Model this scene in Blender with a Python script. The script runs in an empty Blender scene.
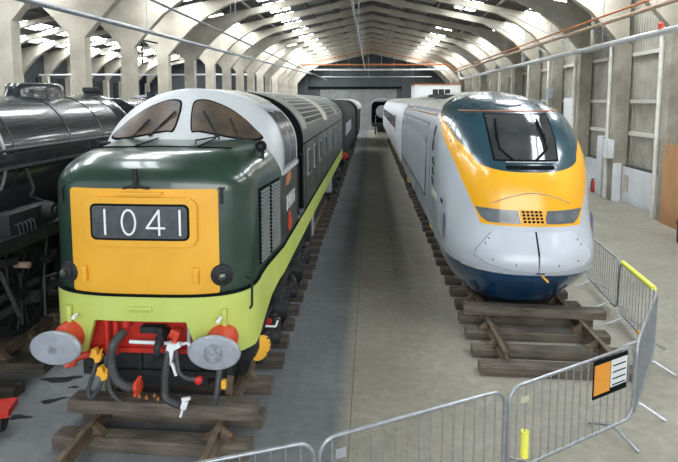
import bpy, bmesh, math, random
from mathutils import Vector, Matrix
R = math.radians
rnd = random.Random(7)
SC = bpy.context.scene
COL = SC.collection

# ------------------------------------------------------------------ camera
EYE = 4.08
fwd0 = Vector((32.0, -53.0, 540.0)).normalized()          # world +Y seen in the lens frame (right, down, ahead)
dn = Vector((-0.007, 1.0, 0.0)); dn = (dn - fwd0 * dn.dot(fwd0)).normalized()
rt = dn.cross(fwd0)
Mx = Matrix((rt, fwd0, -dn)).transposed()                  # world -> lens frame
cr = Mx.transposed() @ Vector((1, 0, 0))
cu = Mx.transposed() @ Vector((0, -1, 0))
cb = Mx.transposed() @ Vector((0, 0, -1))
cam = bpy.data.cameras.new('camera'); cam_o = bpy.data.objects.new('camera', cam); COL.objects.link(cam_o)
cam_o.matrix_world = Matrix(((cr.x, cu.x, cb.x, 0), (cr.y, cu.y, cb.y, 0), (cr.z, cu.z, cb.z, EYE), (0, 0, 0, 1)))
cam.sensor_fit = 'HORIZONTAL'; cam.sensor_width = 36.0; cam.lens = 540.0 / 678 * 36.0
cam.shift_x = 0.0; cam.shift_y = -(231 - 153) / 678.0       # a lens with vertical shift
cam.clip_start = .05; cam.clip_end = 400
SC.camera = cam_o

# ------------------------------------------------------------------ light
SC.view_settings.view_transform = 'Standard'; SC.view_settings.look = 'None'
SC.view_settings.exposure = 0.55; SC.view_settings.gamma = 1.0
SC.view_settings.use_curve_mapping = False
SKYLIGHT_POWER = 14.0
W = bpy.data.worlds.new('sky'); SC.world = W; W.use_nodes = True
wn = W.node_tree.nodes; wn['Background'].inputs[0].default_value = (.80, .90, 1.0, 1); wn['Background'].inputs[1].default_value = 0.9

def area(name, loc, target, sx, sy, power, col=(1, 1, 1)):
    l = bpy.data.lights.new(name, 'AREA'); l.shape = 'RECTANGLE'; l.size = sx; l.size_y = sy; l.energy = power; l.color = col
    o = bpy.data.objects.new(name, l); COL.objects.link(o); o.location = loc
    o.rotation_euler = (Vector(target) - Vector(loc)).to_track_quat('-Z', 'Y').to_euler()
    return o
area('added_front_fill', (1.5, -7.5, 6.2), (0, 14, 1.0), 16, 5.5, 1050, (1, .98, .95))  # added fill light behind the camera, brightens the near fronts

# ------------------------------------------------------------------ materials
def mat(name, c, c2=None, scale=3.0, rough=.6, metal=0.0, bump=0.0, bscale=None, coat=0.0, emit=None, lo=.35, hi=.65, stretch=None, spec=.5):
    m = bpy.data.materials.new(name); m.use_nodes = True
    nt = m.node_tree; b = nt.nodes['Principled BSDF']
    b.inputs['Base Color'].default_value = (*c, 1); b.inputs['Roughness'].default_value = rough
    b.inputs['Metallic'].default_value = metal; b.inputs['Coat Weight'].default_value = coat
    b.inputs['Specular IOR Level'].default_value = spec
    if coat: b.inputs['Coat Roughness'].default_value = .06
    tc = nt.nodes.new('ShaderNodeTexCoord'); src = tc.outputs['Object']
    if stretch:
        mp = nt.nodes.new('ShaderNodeMapping'); mp.inputs['Scale'].default_value = stretch
        nt.links.new(src, mp.inputs[0]); src = mp.outputs[0]
    if c2:
        n = nt.nodes.new('ShaderNodeTexNoise'); n.inputs['Scale'].default_value = scale; n.inputs['Detail'].default_value = 6; n.inputs['Roughness'].default_value = .62
        nt.links.new(src, n.inputs['Vector'])
        r = nt.nodes.new('ShaderNodeValToRGB'); r.color_ramp.elements[0].position = lo; r.color_ramp.elements[1].position = hi
        r.color_ramp.elements[0].color = (*c, 1); r.color_ramp.elements[1].color = (*c2, 1)
        nt.links.new(n.outputs[0], r.inputs[0]); nt.links.new(r.outputs[0], b.inputs['Base Color'])
    if bump:
        n2 = nt.nodes.new('ShaderNodeTexNoise'); n2.inputs['Scale'].default_value = bscale or scale * 4; n2.inputs['Detail'].default_value = 4
        nt.links.new(src, n2.inputs['Vector'])
        bp = nt.nodes.new('ShaderNodeBump'); bp.inputs['Strength'].default_value = bump; bp.inputs['Distance'].default_value = .02
        nt.links.new(n2.outputs[0], bp.inputs['Height']); nt.links.new(bp.outputs[0], b.inputs['Normal'])
    if emit:
        b.inputs['Emission Color'].default_value = (*emit[0], 1); b.inputs['Emission Strength'].default_value = emit[1]
    return m

M = {}
M['concrete_dark'] = mat('shaded_concrete', (.24, .222, .18), (.34, .32, .265), 1.8, .88, bump=.2)  # darker frame concrete for the right columns, their shade painted into the colour
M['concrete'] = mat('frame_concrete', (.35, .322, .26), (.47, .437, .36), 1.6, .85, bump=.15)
M['roof'] = mat('roof_sheet', (.045, .045, .041), (.085, .082, .072), .9, .8, stretch=(1, .3, 1))
M['roof_dim'] = mat('dim_roof_panel', (.22, .23, .22), (.30, .31, .29), 2, .6)
M['skylight'] = mat('daylit_roof_panel', (.8, .85, .85), rough=.5, emit=((.93, .97, 1.0), SKYLIGHT_POWER))
M['purlin'] = mat('purlin_grey', (.14, .135, .12), rough=.7)
M['wall_board'] = mat('weathered_board', (.17, .155, .125), (.27, .25, .21), 3.0, .85, bump=.2, stretch=(2, 2, .25))
M['wall_dark'] = mat('dark_cladding', (.045, .05, .052), (.075, .082, .085), .7, .7)
M['wall_far'] = mat('grey_cladding', (.045, .053, .055), (.07, .08, .083), .5, .65)
M['shutter'] = mat('grey_shutter', (.13, .145, .145), (.18, .20, .20), .8, .55)
M['dado'] = mat('white_block', (.55, .58, .60), (.68, .70, .71), 1.5, .8, bump=.1)
M['white'] = mat('white_paint', (.74, .76, .77), (.66, .67, .66), 2, .45)
M['pale'] = mat('pale_grey_pipe', (.50, .49, .44), (.62, .61, .56), 3, .6)
M['galv'] = mat('galvanised', (.30, .33, .36), (.43, .46, .49), 14, .38, .75)
M['silverpipe'] = mat('silver_pipe', (.55, .58, .60), (.68, .70, .72), 5, .45, .35)
M['brownpipe'] = mat('brown_pipe', (.30, .20, .13), (.40, .30, .22), 4, .6)
M['orange'] = mat('orange_pipe', (.50, .16, .04), (.40, .14, .05), 4, .6)
M['ply'] = mat('plywood', (.40, .20, .09), (.48, .26, .12), 2, .7, stretch=(1, 1, .3))
M['wood'] = mat('sleeper_timber', (.030, .026, .022), (.095, .080, .062), 5, .9, bump=.5, stretch=(.35, 2, 2))
M['wood_pale'] = mat('pale_sleeper_timber', (.055, .048, .038), (.155, .132, .104), 5, .9, bump=.5, stretch=(.35, 2, 2))
M['rail'] = mat('rusty_rail', (.10, .075, .055), (.19, .145, .10), 6, .6, .3)
M['rust'] = mat('rust_orange', (.45, .18, .05), (.30, .12, .05), 14, .8)
M['black'] = mat('black_paint', (.010, .012, .013), (.024, .026, .027), 4, .6, spec=.3)
M['gloss_black'] = mat('gloss_black_boiler', (.012, .015, .016), (.028, .032, .032), 1.5, .27, .0, coat=.6)
M['grime'] = mat('oily_black', (.006, .008, .009), (.018, .021, .023), 9, .7, bump=.3)
M['rubber'] = mat('rubber_hose', (.03, .034, .036), (.06, .064, .066), 12, .55)
M['steel'] = mat('dull_steel', (.30, .33, .36), (.42, .45, .49), 6, .45, .5)
M['buffer'] = mat('buffer_face', (.30, .325, .37), (.37, .40, .45), 5, .42, .25, lo=.4, hi=.6)
M['bufgrease'] = mat('grease_mark', (.18, .195, .215), (.30, .33, .37), 22, .5, .1, lo=.45, hi=.6)
M['green'] = mat('dark_green_paint', (.014, .036, .025), (.024, .052, .037), 1.5, .28, coat=.5)
M['green_side'] = mat('weathered_green_side', (.016, .023, .020), (.068, .068, .056), 2.2, .42, coat=.0, stretch=(1, .5, 1.2))
M['yellow'] = mat('warning_yellow', (.70, .35, .020), (.76, .40, .032), 1.2, .42)
M['lime'] = mat('lime_green', (.44, .52, .11), (.50, .58, .15), 1.6, .45)
M['lime_side'] = mat('grimy_lime', (.33, .38, .06), (.42, .48, .10), 3, .5)
M['cabwhite'] = mat('cab_white', (.40, .43, .445), (.47, .50, .51), 1.0, .4)
M['dusty'] = mat('dusty_roof', (.36, .36, .31), (.50, .49, .42), 2, .7)
M['roofgrey'] = mat('grey_green_roof', (.15, .16, .135), (.24, .245, .205), 1.4, .45)
M['glass'] = mat('dark_glass', (.035, .038, .040), (.055, .058, .058), 2.4, .08, spec=.7)
M['headglass'] = mat('headcode_glass', (.045, .052, .056), (.075, .083, .088), 9, .18)
M['brownglass'] = mat('brown_cab_glass', (.10, .070, .048), (.045, .038, .032), 3.2, .34, spec=.3)
M['red'] = mat('red_paint', (.55, .028, .015), (.40, .02, .012), 5, .45)
M['orangered'] = mat('orange_red_paint', (.58, .055, .022), (.50, .045, .018), 8, .5)
M['hosey'] = mat('hose_yellow', (.80, .42, .04), rough=.5)
M['letter'] = mat('white_lettering', (.74, .78, .80), rough=.6)
M['louvre'] = mat('pale_louvre', (.26, .30, .30), (.34, .38, .37), 6, .5)
M['bluecap'] = mat('deep_blue', (.012, .035, .055), rough=.18, coat=.6)
M['spoiler'] = mat('spoiler_blue', (.006, .065, .17), (.005, .045, .12), 2.5, .16, coat=.8)
M['eugrey'] = mat('train_grey', (.44, .48, .54), (.49, .53, .59), 1.0, .30, coat=.35)
M['eudark'] = mat('panel_grey', (.27, .30, .33), (.32, .35, .385), 1.4, .42)
M['euroof'] = mat('dusty_beige_roof', (.36, .36, .32), (.48, .47, .42), 1.2, .6)
M['lens2'] = mat('lamp_lens_grey', (.13, .15, .165), rough=.2)
M['lamp'] = mat('headlamp_glass', (.085, .10, .11), (.125, .14, .155), 5, .2, coat=.4)
M['seam'] = mat('black_seam', (.008, .010, .011), rough=1.0, spec=.05)
M['slat'] = mat('dark_slat', (.10, .115, .115), (.15, .165, .16), 6, .6)
M['foam'] = mat('yellow_foam', (.78, .78, .10), (.70, .70, .12), 6, .7)
M['signorange'] = mat('sign_orange', (.70, .29, .03), (.62, .25, .03), 30, .6)
M['signwhite'] = mat('sign_white', (.62, .65, .66), rough=.6)
M['coachwhite'] = mat('coach_white', (.60, .65, .68), (.66, .70, .72), 1, .4)
M['navy'] = mat('dark_coach', (.010, .013, .015), (.028, .032, .032), 1, .7, spec=.2)
M['extred'] = mat('extinguisher_red', (.62, .03, .03), rough=.35)
M['bin'] = mat('black_plastic', (.02, .024, .027), rough=.45)
M['lens'] = mat('marker_lens', (.03, .05, .045), rough=.25, coat=.6)
M['tan'] = mat('tan_panel', (.42, .39, .29), (.5, .47, .37), 2, .6)
M['joint'] = mat('floor_joint', (.13, .125, .105), rough=.8)
M['oil'] = mat('oil_stain', (.012, .014, .016), (.03, .032, .034), 6, .35)
M['mesh'] = mat('pale_mesh_wire', (.50, .51, .48), rough=.7)
M['faded'] = mat('faded_yellow_lettering', (.50, .47, .36), rough=.5)

def floor_material():
    m = bpy.data.materials.new('hall_floor_concrete'); m.use_nodes = True
    nt = m.node_tree; L = nt.links.new; b = nt.nodes['Principled BSDF']; b.inputs['Roughness'].default_value = .62
    tc = nt.nodes.new('ShaderNodeTexCoord'); sp = nt.nodes.new('ShaderNodeSeparateXYZ'); L(tc.outputs['Object'], sp.inputs[0])
    def noise(s, d=6):
        n = nt.nodes.new('ShaderNodeTexNoise'); n.inputs['Scale'].default_value = s; n.inputs['Detail'].default_value = d
        n.inputs['Roughness'].default_value = .65; L(tc.outputs['Object'], n.inputs['Vector']); return n.outputs[0]
    def ramp(src, p0, c0, p1, c1):
        r = nt.nodes.new('ShaderNodeValToRGB'); e = r.color_ramp.elements
        e[0].position = p0; e[0].color = (*c0, 1); e[1].position = p1; e[1].color = (*c1, 1); L(src, r.inputs[0]); return r.outputs[0]
    cold = ramp(noise(.9), .3, (.125, .137, .143), .7, (.188, .202, .208))      # the cool grey pour round the left track
    warm = ramp(noise(.7), .3, (.235, .223, .182), .7, (.325, .308, .255))     # the beige pour in the gangway and to the right
    mask = nt.nodes.new('ShaderNodeMapRange'); mask.inputs[1].default_value = -.45; mask.inputs[2].default_value = -.25
    L(sp.outputs[0], mask.inputs[0])
    mx = nt.nodes.new('ShaderNodeMix'); mx.data_type = 'RGBA'; L(mask.outputs[0], mx.inputs[0]); L(cold, mx.inputs[6]); L(warm, mx.inputs[7])
    spk = ramp(noise(7, 8), .35, (.78, .78, .78), .68, (1.08, 1.08, 1.08))
    mu = nt.nodes.new('ShaderNodeMix'); mu.data_type = 'RGBA'; mu.blend_type = 'MULTIPLY'; mu.inputs[0].default_value = .9
    L(mx.outputs[2], mu.inputs[6]); L(spk, mu.inputs[7]); L(mu.outputs[2], b.inputs['Base Color'])
    bp = nt.nodes.new('ShaderNodeBump'); bp.inputs['Strength'].default_value = .12; L(noise(20), bp.inputs['Height']); L(bp.outputs[0], b.inputs['Normal'])
    return m
M['floor'] = floor_material()

def corrugated(name, c1, c2, axis, freq, rough=.7):
    m = mat(name, c1, c2, .8, rough)
    nt = m.node_tree; b = nt.nodes['Principled BSDF']
    tc = nt.nodes.new('ShaderNodeTexCoord'); w = nt.nodes.new('ShaderNodeTexWave'); w.bands_direction = axis
    w.inputs['Scale'].default_value = freq; nt.links.new(tc.outputs['Object'], w.inputs['Vector'])
    bp = nt.nodes.new('ShaderNodeBump'); bp.inputs['Strength'].default_value = .6; bp.inputs['Distance'].default_value = .05
    nt.links.new(w.outputs[1], bp.inputs['Height']); nt.links.new(bp.outputs[0], b.inputs['Normal'])
    return m
M['shutter'] = corrugated('ribbed_shutter', (.17, .185, .18), (.23, .245, .235), 'X', 1.2)
M['wall_board'] = corrugated('weathered_ribbed_board', (.27, .255, .21), (.41, .39, .33), 'Y', 1.6, .85)

# ------------------------------------------------------------------ mesh helpers
class B:
    def __init__(s): s.bm = bmesh.new()
    def face(s, pts):
        try: s.bm.faces.new([s.bm.verts.new(Vector(p)) for p in pts])
        except ValueError: pass
    def box(s, c, d, rot=None, bev=0):
        c = Vector(c); h = Vector(d) / 2
        vs = []
        for x in (-1, 1):
            for y in (-1, 1):
                for z in (-1, 1):
                    p = Vector((x * h.x, y * h.y, z * h.z))
                    if rot: p = rot @ p
                    vs.append(s.bm.verts.new(c + p))
        fs = [s.bm.faces.new([vs[i] for i in q]) for q in ((0, 1, 3, 2), (4, 6, 7, 5), (0, 4, 5, 1), (2, 3, 7, 6), (0, 2, 6, 4), (1, 5, 7, 3))]
        if bev:
            es = list({e for f in fs for e in f.edges})
            bmesh.ops.bevel(s.bm, geom=es, offset=bev, segments=2, affect='EDGES', profile=.7)
        return s
    def box2(s, a, b, bev=0):
        a = Vector(a); b = Vector(b); return s.box((a + b) / 2, [abs(v) for v in (b - a)], None, bev)
    def rings(s, rings, close=True, cap0=True, cap1=True):
        V = [[s.bm.verts.new(Vector(p)) for p in r] for r in rings]
        n = len(V[0]); m = n if close else n - 1
        for a, b in zip(V, V[1:]):
            for i in range(m):
                j = (i + 1) % n
                try: s.bm.faces.new((a[i], a[j], b[j], b[i]))
                except ValueError: pass
        if cap0: s.bm.faces.new(V[0][::-1])
        if cap1: s.bm.faces.new(V[-1])
        return s
    def lathe(s, o, d, prof, seg=20, sx=1.0, up=None):
        """prof: (distance along d, radius); sx squeezes the second axis"""
        o = Vector(o); d = Vector(d).normalized()
        up = Vector(up) if up else (Vector((0, 0, 1)) if abs(d.z) < .9 else Vector((1, 0, 0)))
        a = d.cross(up).normalized(); b = a.cross(d)
        rr = [[o + d * t + (a * math.cos(2 * math.pi * k / seg) + b * math.sin(2 * math.pi * k / seg) * sx) * max(r, 1e-4) for k in range(seg)] for t, r in prof]
        return s.rings(rr)
    def cyl(s, p0, p1, r0, r1=None, seg=12):
        p0 = Vector(p0); p1 = Vector(p1); d = p1 - p0
        return s.lathe(p0, d, [(0, r0), (d.length, r0 if r1 is None else r1)], seg)
    def tube(s, pts, r, seg=8, smooth=0):
        P = [Vector(p) for p in pts]
        if smooth:
            Q = []
            for i in range(len(P) - 1):
                a = P[max(i - 1, 0)]; b = P[i]; c = P[i + 1]; d = P[min(i + 2, len(P) - 1)]
                for k in range(smooth):
                    t = k / smooth
                    Q.append(.5 * (2 * b + (c - a) * t + (2 * a - 5 * b + 4 * c - d) * t * t + (3 * b - a - 3 * c + d) * t ** 3))
            Q.append(P[-1]); P = Q
        rr = []; n = None
        for i, p in enumerate(P):
            t = (P[min(i + 1, len(P) - 1)] - P[max(i - 1, 0)]).normalized()
            if n is None:
                n = t.cross(Vector((0, 0, 1)));
                if n.length < .1: n = t.cross(Vector((1, 0, 0)))
            n = (n - t * n.dot(t)).normalized(); b = t.cross(n)
            rr.append([p + (n * math.cos(2 * math.pi * k / seg) + b * math.sin(2 * math.pi * k / seg)) * r for k in range(seg)])
        return s.rings(rr)
    def prism(s, poly, f, t0, t1):
        """poly (u,v) extruded from t0 to t1, f(u,v,t) -> point"""
        a = [s.bm.verts.new(Vector(f(u, v, t0))) for u, v in poly]; b = [s.bm.verts.new(Vector(f(u, v, t1))) for u, v in poly]
        s.bm.faces.new(a); s.bm.faces.new(b[::-1]); n = len(poly)
        for i in range(n): s.bm.faces.new((a[i], b[i], b[(i + 1) % n], a[(i + 1) % n]))
        return s
    def patch(s, poly, f, off=.01, thick=.02, flip=1, rings=6, centre=None):
        """a panel lying on the surface f(u,v), star-shaped outline in (u,v)"""
        def pt(u, v, o):
            e = .004; p = Vector(f(u, v)); du = Vector(f(u + e, v)) - Vector(f(u - e, v)); dv = Vector(f(u, v + e)) - Vector(f(u, v - e))
            n = du.cross(dv)
            return p if n.length < 1e-12 else p + n.normalized() * o * flip
        cu_ = sum(p[0] for p in poly) / len(poly); cv_ = sum(p[1] for p in poly) / len(poly)
        if centre: cu_, cv_ = centre
        R_ = []
        for k in range(1, rings + 1):
            t = k / rings
            R_.append([pt(cu_ + (u - cu_) * t, cv_ + (v - cv_) * t, off) for u, v in poly])
        R_.append([pt(u, v, off - thick) for u, v in poly])
        V = [[s.bm.verts.new(p) for p in r] for r in R_]; c = s.bm.verts.new(pt(cu_, cv_, off)); n = len(poly)
        for i in range(n):
            j = (i + 1) % n
            s.bm.faces.new((c, V[0][i], V[0][j]))
            for a, b in zip(V, V[1:]): s.bm.faces.new((a[i], b[i], b[j], a[j]))
        return s
    def build(s, name, m, parent=None, local=False, sharp=35, recalc=True, loc=None):
        if recalc: bmesh.ops.recalc_face_normals(s.bm, faces=s.bm.faces)
        o0 = Vector((0, 0, 0))
        if not local:
            p = parent
            while p is not None: o0 += p.location; p = p.parent
            if parent is None and loc is not None: o0 = Vector(loc)
            bmesh.ops.translate(s.bm, verts=s.bm.verts, vec=-o0)
        me = bpy.data.meshes.new(name); s.bm.to_mesh(me); s.bm.free()
        me.polygons.foreach_set('use_smooth', [True] * len(me.polygons))
        me.set_sharp_from_angle(angle=R(sharp))
        me.materials.append(m if not isinstance(m, str) else M[m])
        o = bpy.data.objects.new(name, me); COL.objects.link(o)
        if parent is not None: o.parent = parent
        elif loc is not None: o.location = loc
        return o

def empty(name, loc, label, cat, group=None, rz=0):
    o = bpy.data.objects.new(name, None); o.empty_display_size = .2; COL.objects.link(o); o.location = loc; o.rotation_euler = (0, 0, rz)
    o['label'] = label; o['category'] = cat
    if group: o['group'] = group
    return o
def tag(o, label, cat, group=None, kind=None):
    if label: o['label'] = label
    if cat: o['category'] = cat
    if group: o['group'] = group
    if kind: o['kind'] = kind
    return o
def struct(o): o['kind'] = 'structure'; return o
def copy_tree(o, parent=None):
    c = o.copy(); COL.objects.link(c)
    if parent: c.parent = parent
    for ch in list(o.children): copy_tree(ch, c)
    return c
ORD = ['first', 'second', 'third', 'fourth', 'fifth', 'sixth', 'seventh', 'eighth', 'ninth', 'tenth', 'eleventh', 'twelfth', 'thirteenth', 'fourteenth', 'fifteenth', 'sixteenth', 'seventeenth', 'eighteenth', 'nineteenth', 'twentieth']
def ordn(k):
    if k < 20: return ORD[k]
    tens = {2: 'twenty', 3: 'thirty', 4: 'forty', 5: 'fifty', 6: 'sixty', 7: 'seventy'}; t, u = divmod(k + 1, 10)
    if u == 0: return {2: 'twentieth', 3: 'thirtieth', 4: 'fortieth', 5: 'fiftieth', 6: 'sixtieth', 7: 'seventieth'}[t]
    return tens[t] + '-' + ORD[u - 1]
def interp(T, x):
    if x <= T[0][0]: return T[0][1]
    for (a, va), (b, vb) in zip(T, T[1:]):
        if x <= b: return va + (vb - va) * (x - a) / (b - a)
    return T[-1][1]
def rrect(u0, v0, u1, v1, r, n=5):
    P = []
    for cx, cy, a0 in ((u1 - r, v1 - r, 0), (u0 + r, v1 - r, 90), (u0 + r, v0 + r, 180), (u1 - r, v0 + r, 270)):
        for k in range(n + 1):
            a = R(a0 + 90 * k / n); P.append((cx + r * math.cos(a), cy + r * math.sin(a)))
    # add points along straight sides so a panel can bend with its surface
    Q = []
    for a, b in zip(P, P[1:] + P[:1]):
        d = math.dist(a, b); m = max(1, int(d / .12))
        for k in range(m): Q.append((a[0] + (b[0] - a[0]) * k / m, a[1] + (b[1] - a[1]) * k / m))
    return Q
def curve_poly(P, n=6):
    Q = []; N = len(P)
    for i in range(N):
        a, b, c, d = P[i - 1], P[i], P[(i + 1) % N], P[(i + 2) % N]
        for k in range(n):
            t = k / n
            Q.append(tuple(.5 * (2 * b[j] + (c[j] - a[j]) * t + (2 * a[j] - 5 * b[j] + 4 * c[j] - d[j]) * t * t + (3 * b[j] - a[j] - 3 * c[j] + d[j]) * t ** 3) for j in (0, 1)))
    return Q
def dense(P, step=.1):
    Q = []
    for a, b in zip(P, P[1:] + P[:1]):
        m = max(1, int(math.dist(a, b) / step))
        for k in range(m): Q.append((a[0] + (b[0] - a[0]) * k / m, a[1] + (b[1] - a[1]) * k / m))
    return Q
def strokes(name, paths, w, f, parent, m, off=.012, flip=1):
    """flat strokes laid on the surface f"""
    b = B()
    for P in paths:
        for i in range(len(P) - 1):
            (u0, v0), (u1, v1) = P[i], P[i + 1]; L = math.dist(P[i], P[i + 1]) or 1; nx, ny = -(v1 - v0) / L * w / 2, (u1 - u0) / L * w / 2
            ex, ey = (u1 - u0) / L * w * .3, (v1 - v0) / L * w * .3
            b.patch(dense([(u0 + nx - ex, v0 + ny - ey), (u0 - nx - ex, v0 - ny - ey), (u1 - nx + ex, v1 - ny + ey), (u1 + nx + ex, v1 + ny + ey)], .2), f, off, .006, flip, 1)
    return b.build(name, m, parent)
DIG = {'1': [[(.5, 0), (.5, 1)]], '0': [[(.5 + .42 * math.cos(2 * math.pi * k / 18), .5 + .5 * math.sin(2 * math.pi * k / 18)) for k in range(19)]],
       '4': [[(.72, 0), (.72, 1), (.05, .28), (1.0, .28)]],
       '9': [[(.1, .05), (.6, .12), (.9, .5), (.9, .75), (.5, 1), (.1, .75), (.2, .5), (.5, .42), (.88, .6)]],
       '6': [[(.9, .95), (.4, .88), (.1, .5), (.1, .25), (.5, 0), (.9, .25), (.8, .5), (.5, .58), (.12, .4)]],
       'D': [[(.1, 0), (.1, 1), (.6, .95), (.92, .65), (.92, .35), (.6, .05), (.1, 0)]],
       '3': [[(.1, .95), (.6, 1), (.9, .75), (.5, .52), (.9, .25), (.6, 0), (.1, .05)]],
       '2': [[(.1, .8), (.4, 1), (.85, .85), (.8, .6), (.1, 0), (.95, 0)]]}
def text(name, s, u, v, cw, ch, pitch, w, f, parent, m, off=.012, flip=1, du=1):
    for i, c in enumerate(s):
        strokes(name, [[(u + du * (i * pitch + a * cw), v + b * ch) for a, b in st] for st in DIG[c]], w, f, parent, m, off, flip)
# ================================================================== THE HALL
Y0, Y1 = -5.0, 75.0
CR, CL, CF = 10.05, -10.2, -30.6            # column lines
def roof_z(x):                                # underside of the sheeting
    if x > -10.2: return 8.55 + .212 * (10.2 - abs(x))
    return 8.55 + .212 * (10.2 - abs(x + 20.4))
b = B(); b.box2((-31.8, Y0, -.2), (11.2, Y1 + .4, 0)); struct(b.build('floor', M['floor'], loc=(0, 0, 0)))
b = B()
b.prism([(-10.2, 8.55), (0, roof_z(0)), (11.0, 8.381), (11.0, 8.531), (0, roof_z(0) + .15), (-10.2, 8.70), (-20.4, roof_z(-20.4) + .15), (-31.8, 8.446), (-31.8, 8.296), (-20.4, roof_z(-20.4))],
        lambda u, v, t: (u, t, v), Y0, Y1 + .4)
struct(b.build('ceiling', M['roof'], loc=(0, 0, 8)))
b = B(); b.box2((10.42, Y0, 0), (10.62, Y1, 8.5)); struct(b.build('wall_right', M['wall_board'], loc=(10.5, 0, 0)))
b = B(); b.box2((-31.8, Y0, 0), (-31.6, Y1, 8.4)); struct(b.build('wall_left', M['wall_dark'], loc=(-31.6, 0, 0)))
b = B(); b.prism([(-31.6, 0), (10.4, 0), (10.4, 8.40), (0, roof_z(0)), (-10.2, 8.55), (-20.4, roof_z(-20.4)), (-31.6, 8.2)], lambda u, v, t: (u, t, v), Y1, Y1 + .3)
struct(b.build('wall_far', M['wall_far'], loc=(0, Y1, 0)))
b = B(); b.box2((10.18, Y0, 0), (10.42, Y1, 1.43)); struct(b.build('wall_right_block', M['dado'], loc=(10.3, 0, 0)))
# ribbed shutter, dark lintel and framing of the far wall
b = B(); b.box2((-7.0, Y1 - .12, 0), (3.5, Y1 - .002, 5.55)); struct(b.build('door_1', M['shutter'], loc=(-2, Y1, 0)))
tn = [0]
def trim(a, c, m):
    tn[0] += 1; b = B(); b.box2(a, c); ce = [(p + q) / 2 for p, q in zip(a, c)]; ce[2] = min(a[2], c[2])
    return struct(b.build('trim_%d' % tn[0], M[m], loc=ce))
trim((-9, Y1 - .3, 5.62), (4.2, Y1 - .002, 5.9), 'seam')
trim((-9.2, Y1 - .35, 0), (-8.7, Y1 - .002, 8.3), 'wall_dark'); trim((4.2, Y1 - .35, 0), (4.7, Y1 - .002, 9.3), 'wall_dark')
for x in (-5.6, -1.7, 1.9, 7.2): trim((x, Y1 - .14, 6.5), (x + .28, Y1 - .002, roof_z(x) - .35), 'wall_dark')
trim((-9, Y1 - .2, 7.15), (9, Y1 - .002, 7.3), 'wall_dark')
# expansion joints cut in the gangway floor
for pts in (((-.24, 4.5), (-.24, 70)),):
    trim((pts[0][0], 4.0, .0005), (pts[0][0] + .014, 70, .002), 'joint')
trim((.62, 12, .0005), (.629, 70, .002), 'joint')

FY = [18.66 + 3.87 * k for k in range(-1, 15)]      # the portal frames
def half(cx, s, T, name, fr, y):
    """rafter with its knee: column line cx, reaching inward (s=+1/-1) to the ridge 9.92 m away"""
    P = [(0, 6.25), (.27, 6.25), (.75, 6.80), (1.55, 7.62), (2.4, 8.2), (3.4, 8.72), (10.2, 10.22), (10.2, 10.52), (0, 8.37)]
    b = B(); b.prism([(cx + s * u, v) for u, v in P], lambda u, v, t: (u, t, v), y - T, y + T)
    b.build('rafter', M['concrete'], fr)
frames = []
for k, y in enumerate(FY):
    fr = empty('concrete_portal_frame', (0, y, 0), 'pale concrete portal frame across the hall, the %s in line from the camera' % ordn(k), 'frame', 'concrete portal frames')
    for cx, h in ((CR, .27), (CL, .275), (CF, .275)):
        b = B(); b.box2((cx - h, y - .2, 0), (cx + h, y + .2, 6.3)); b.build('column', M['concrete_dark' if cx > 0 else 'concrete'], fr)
    half(10.2, -1, .15, 'rafter', fr, y); half(CL, 1, .15, 'rafter', fr, y); half(CL, -1, .15, 'rafter', fr, y); half(CF, 1, .19, 'rafter', fr, y)
    frames.append(fr)
# purlins under the sheeting
kk = 0
for cx, sgn in ((0, -1), (0, 1), (-20.4, -1), (-20.4, 1)):
    for d in (1.2, 2.6, 4.0, 5.4, 6.8, 8.2):
        x = cx + sgn * d; z = roof_z(x)
        b = B(); b.box2((x - .05, Y0 + .3, z - .15), (x + .05, Y1 - .3, z - .02))
        tag(b.build('purlin', M['purlin'], loc=(x, 0, z)), 'thin grey purlin running lengthwise under the %s roof slope, %s down from its ridge' % ({(0, -1): 'left main', (0, 1): 'right main', (-20.4, -1): 'outer side-bay', (-20.4, 1): 'inner side-bay'}[(cx, sgn)], ordn(kk % 6)), 'purlin', 'roof purlins'); kk += 1
# daylit roof panels, one per bay and row
wn_ = [0]
def skyl(xc, w, ya, yb, m):
    wn_[0] += 1; s = 1 if xc > -9.92 else 1
    def f(u, v, t): return (u, v, roof_z(u) + t)
    x0, x1 = xc - w / 2, xc + w / 2
    b = B(); b.prism([(x0, ya), (x1, ya), (x1, yb), (x0, yb)], f, -.035, -.006)
    struct(b.build('window_%d' % wn_[0], M[m], loc=(xc, (ya + yb) / 2, roof_z(xc))))
bays = [3.2, 7.05, 10.92] + [y + .0 for y in FY]
for i, y in enumerate(bays):
    ya, yb = y + .35, y + 3.5
    if yb > Y1: continue
    for sgn in (-1, 1):
        skyl(sgn * 8.75, .95, ya, yb, 'skylight' if (i + (sgn > 0)) % 3 else 'roof_dim')
        if sgn < 0 or i not in (5, 8, 9): skyl(sgn * 5.55, 1.15, ya + .2, yb - .2, 'skylight')
        skyl(sgn * 3.3, 1.1, ya, yb, 'roof_dim'); skyl(sgn * 1.75, .85, ya, yb, 'roof_dim')
    if i > 11: skyl(-7.4, 1.0, ya, yb, 'skylight')
    for x in (-11.6, -14.2, -25.5, -27.9):
        skyl(x, 1.25, ya, yb, 'skylight' if (i % 2 or x < -20) else 'roof_dim')
# rails across the right-hand wall, one per bay and height
for i, y in enumerate([FY[0] - 3.87] + FY):
    if y + 3.55 > 74: continue
    for z in (5.87, 4.04, 2.77):
        if y < 24 or z != 2.77: trim((10.28, y + .21, z - .07), (10.42, y + 3.54, z + .07), 'pale')
    trim((10.22, y + .21, 1.43), (10.42, y + 3.54, 1.5), 'wall_dark')
for i, y in enumerate(FY):
    if i < 9: trim((9.79, y - .24, 0), (10.12, y + .24, 1.55), 'dado')
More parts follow.
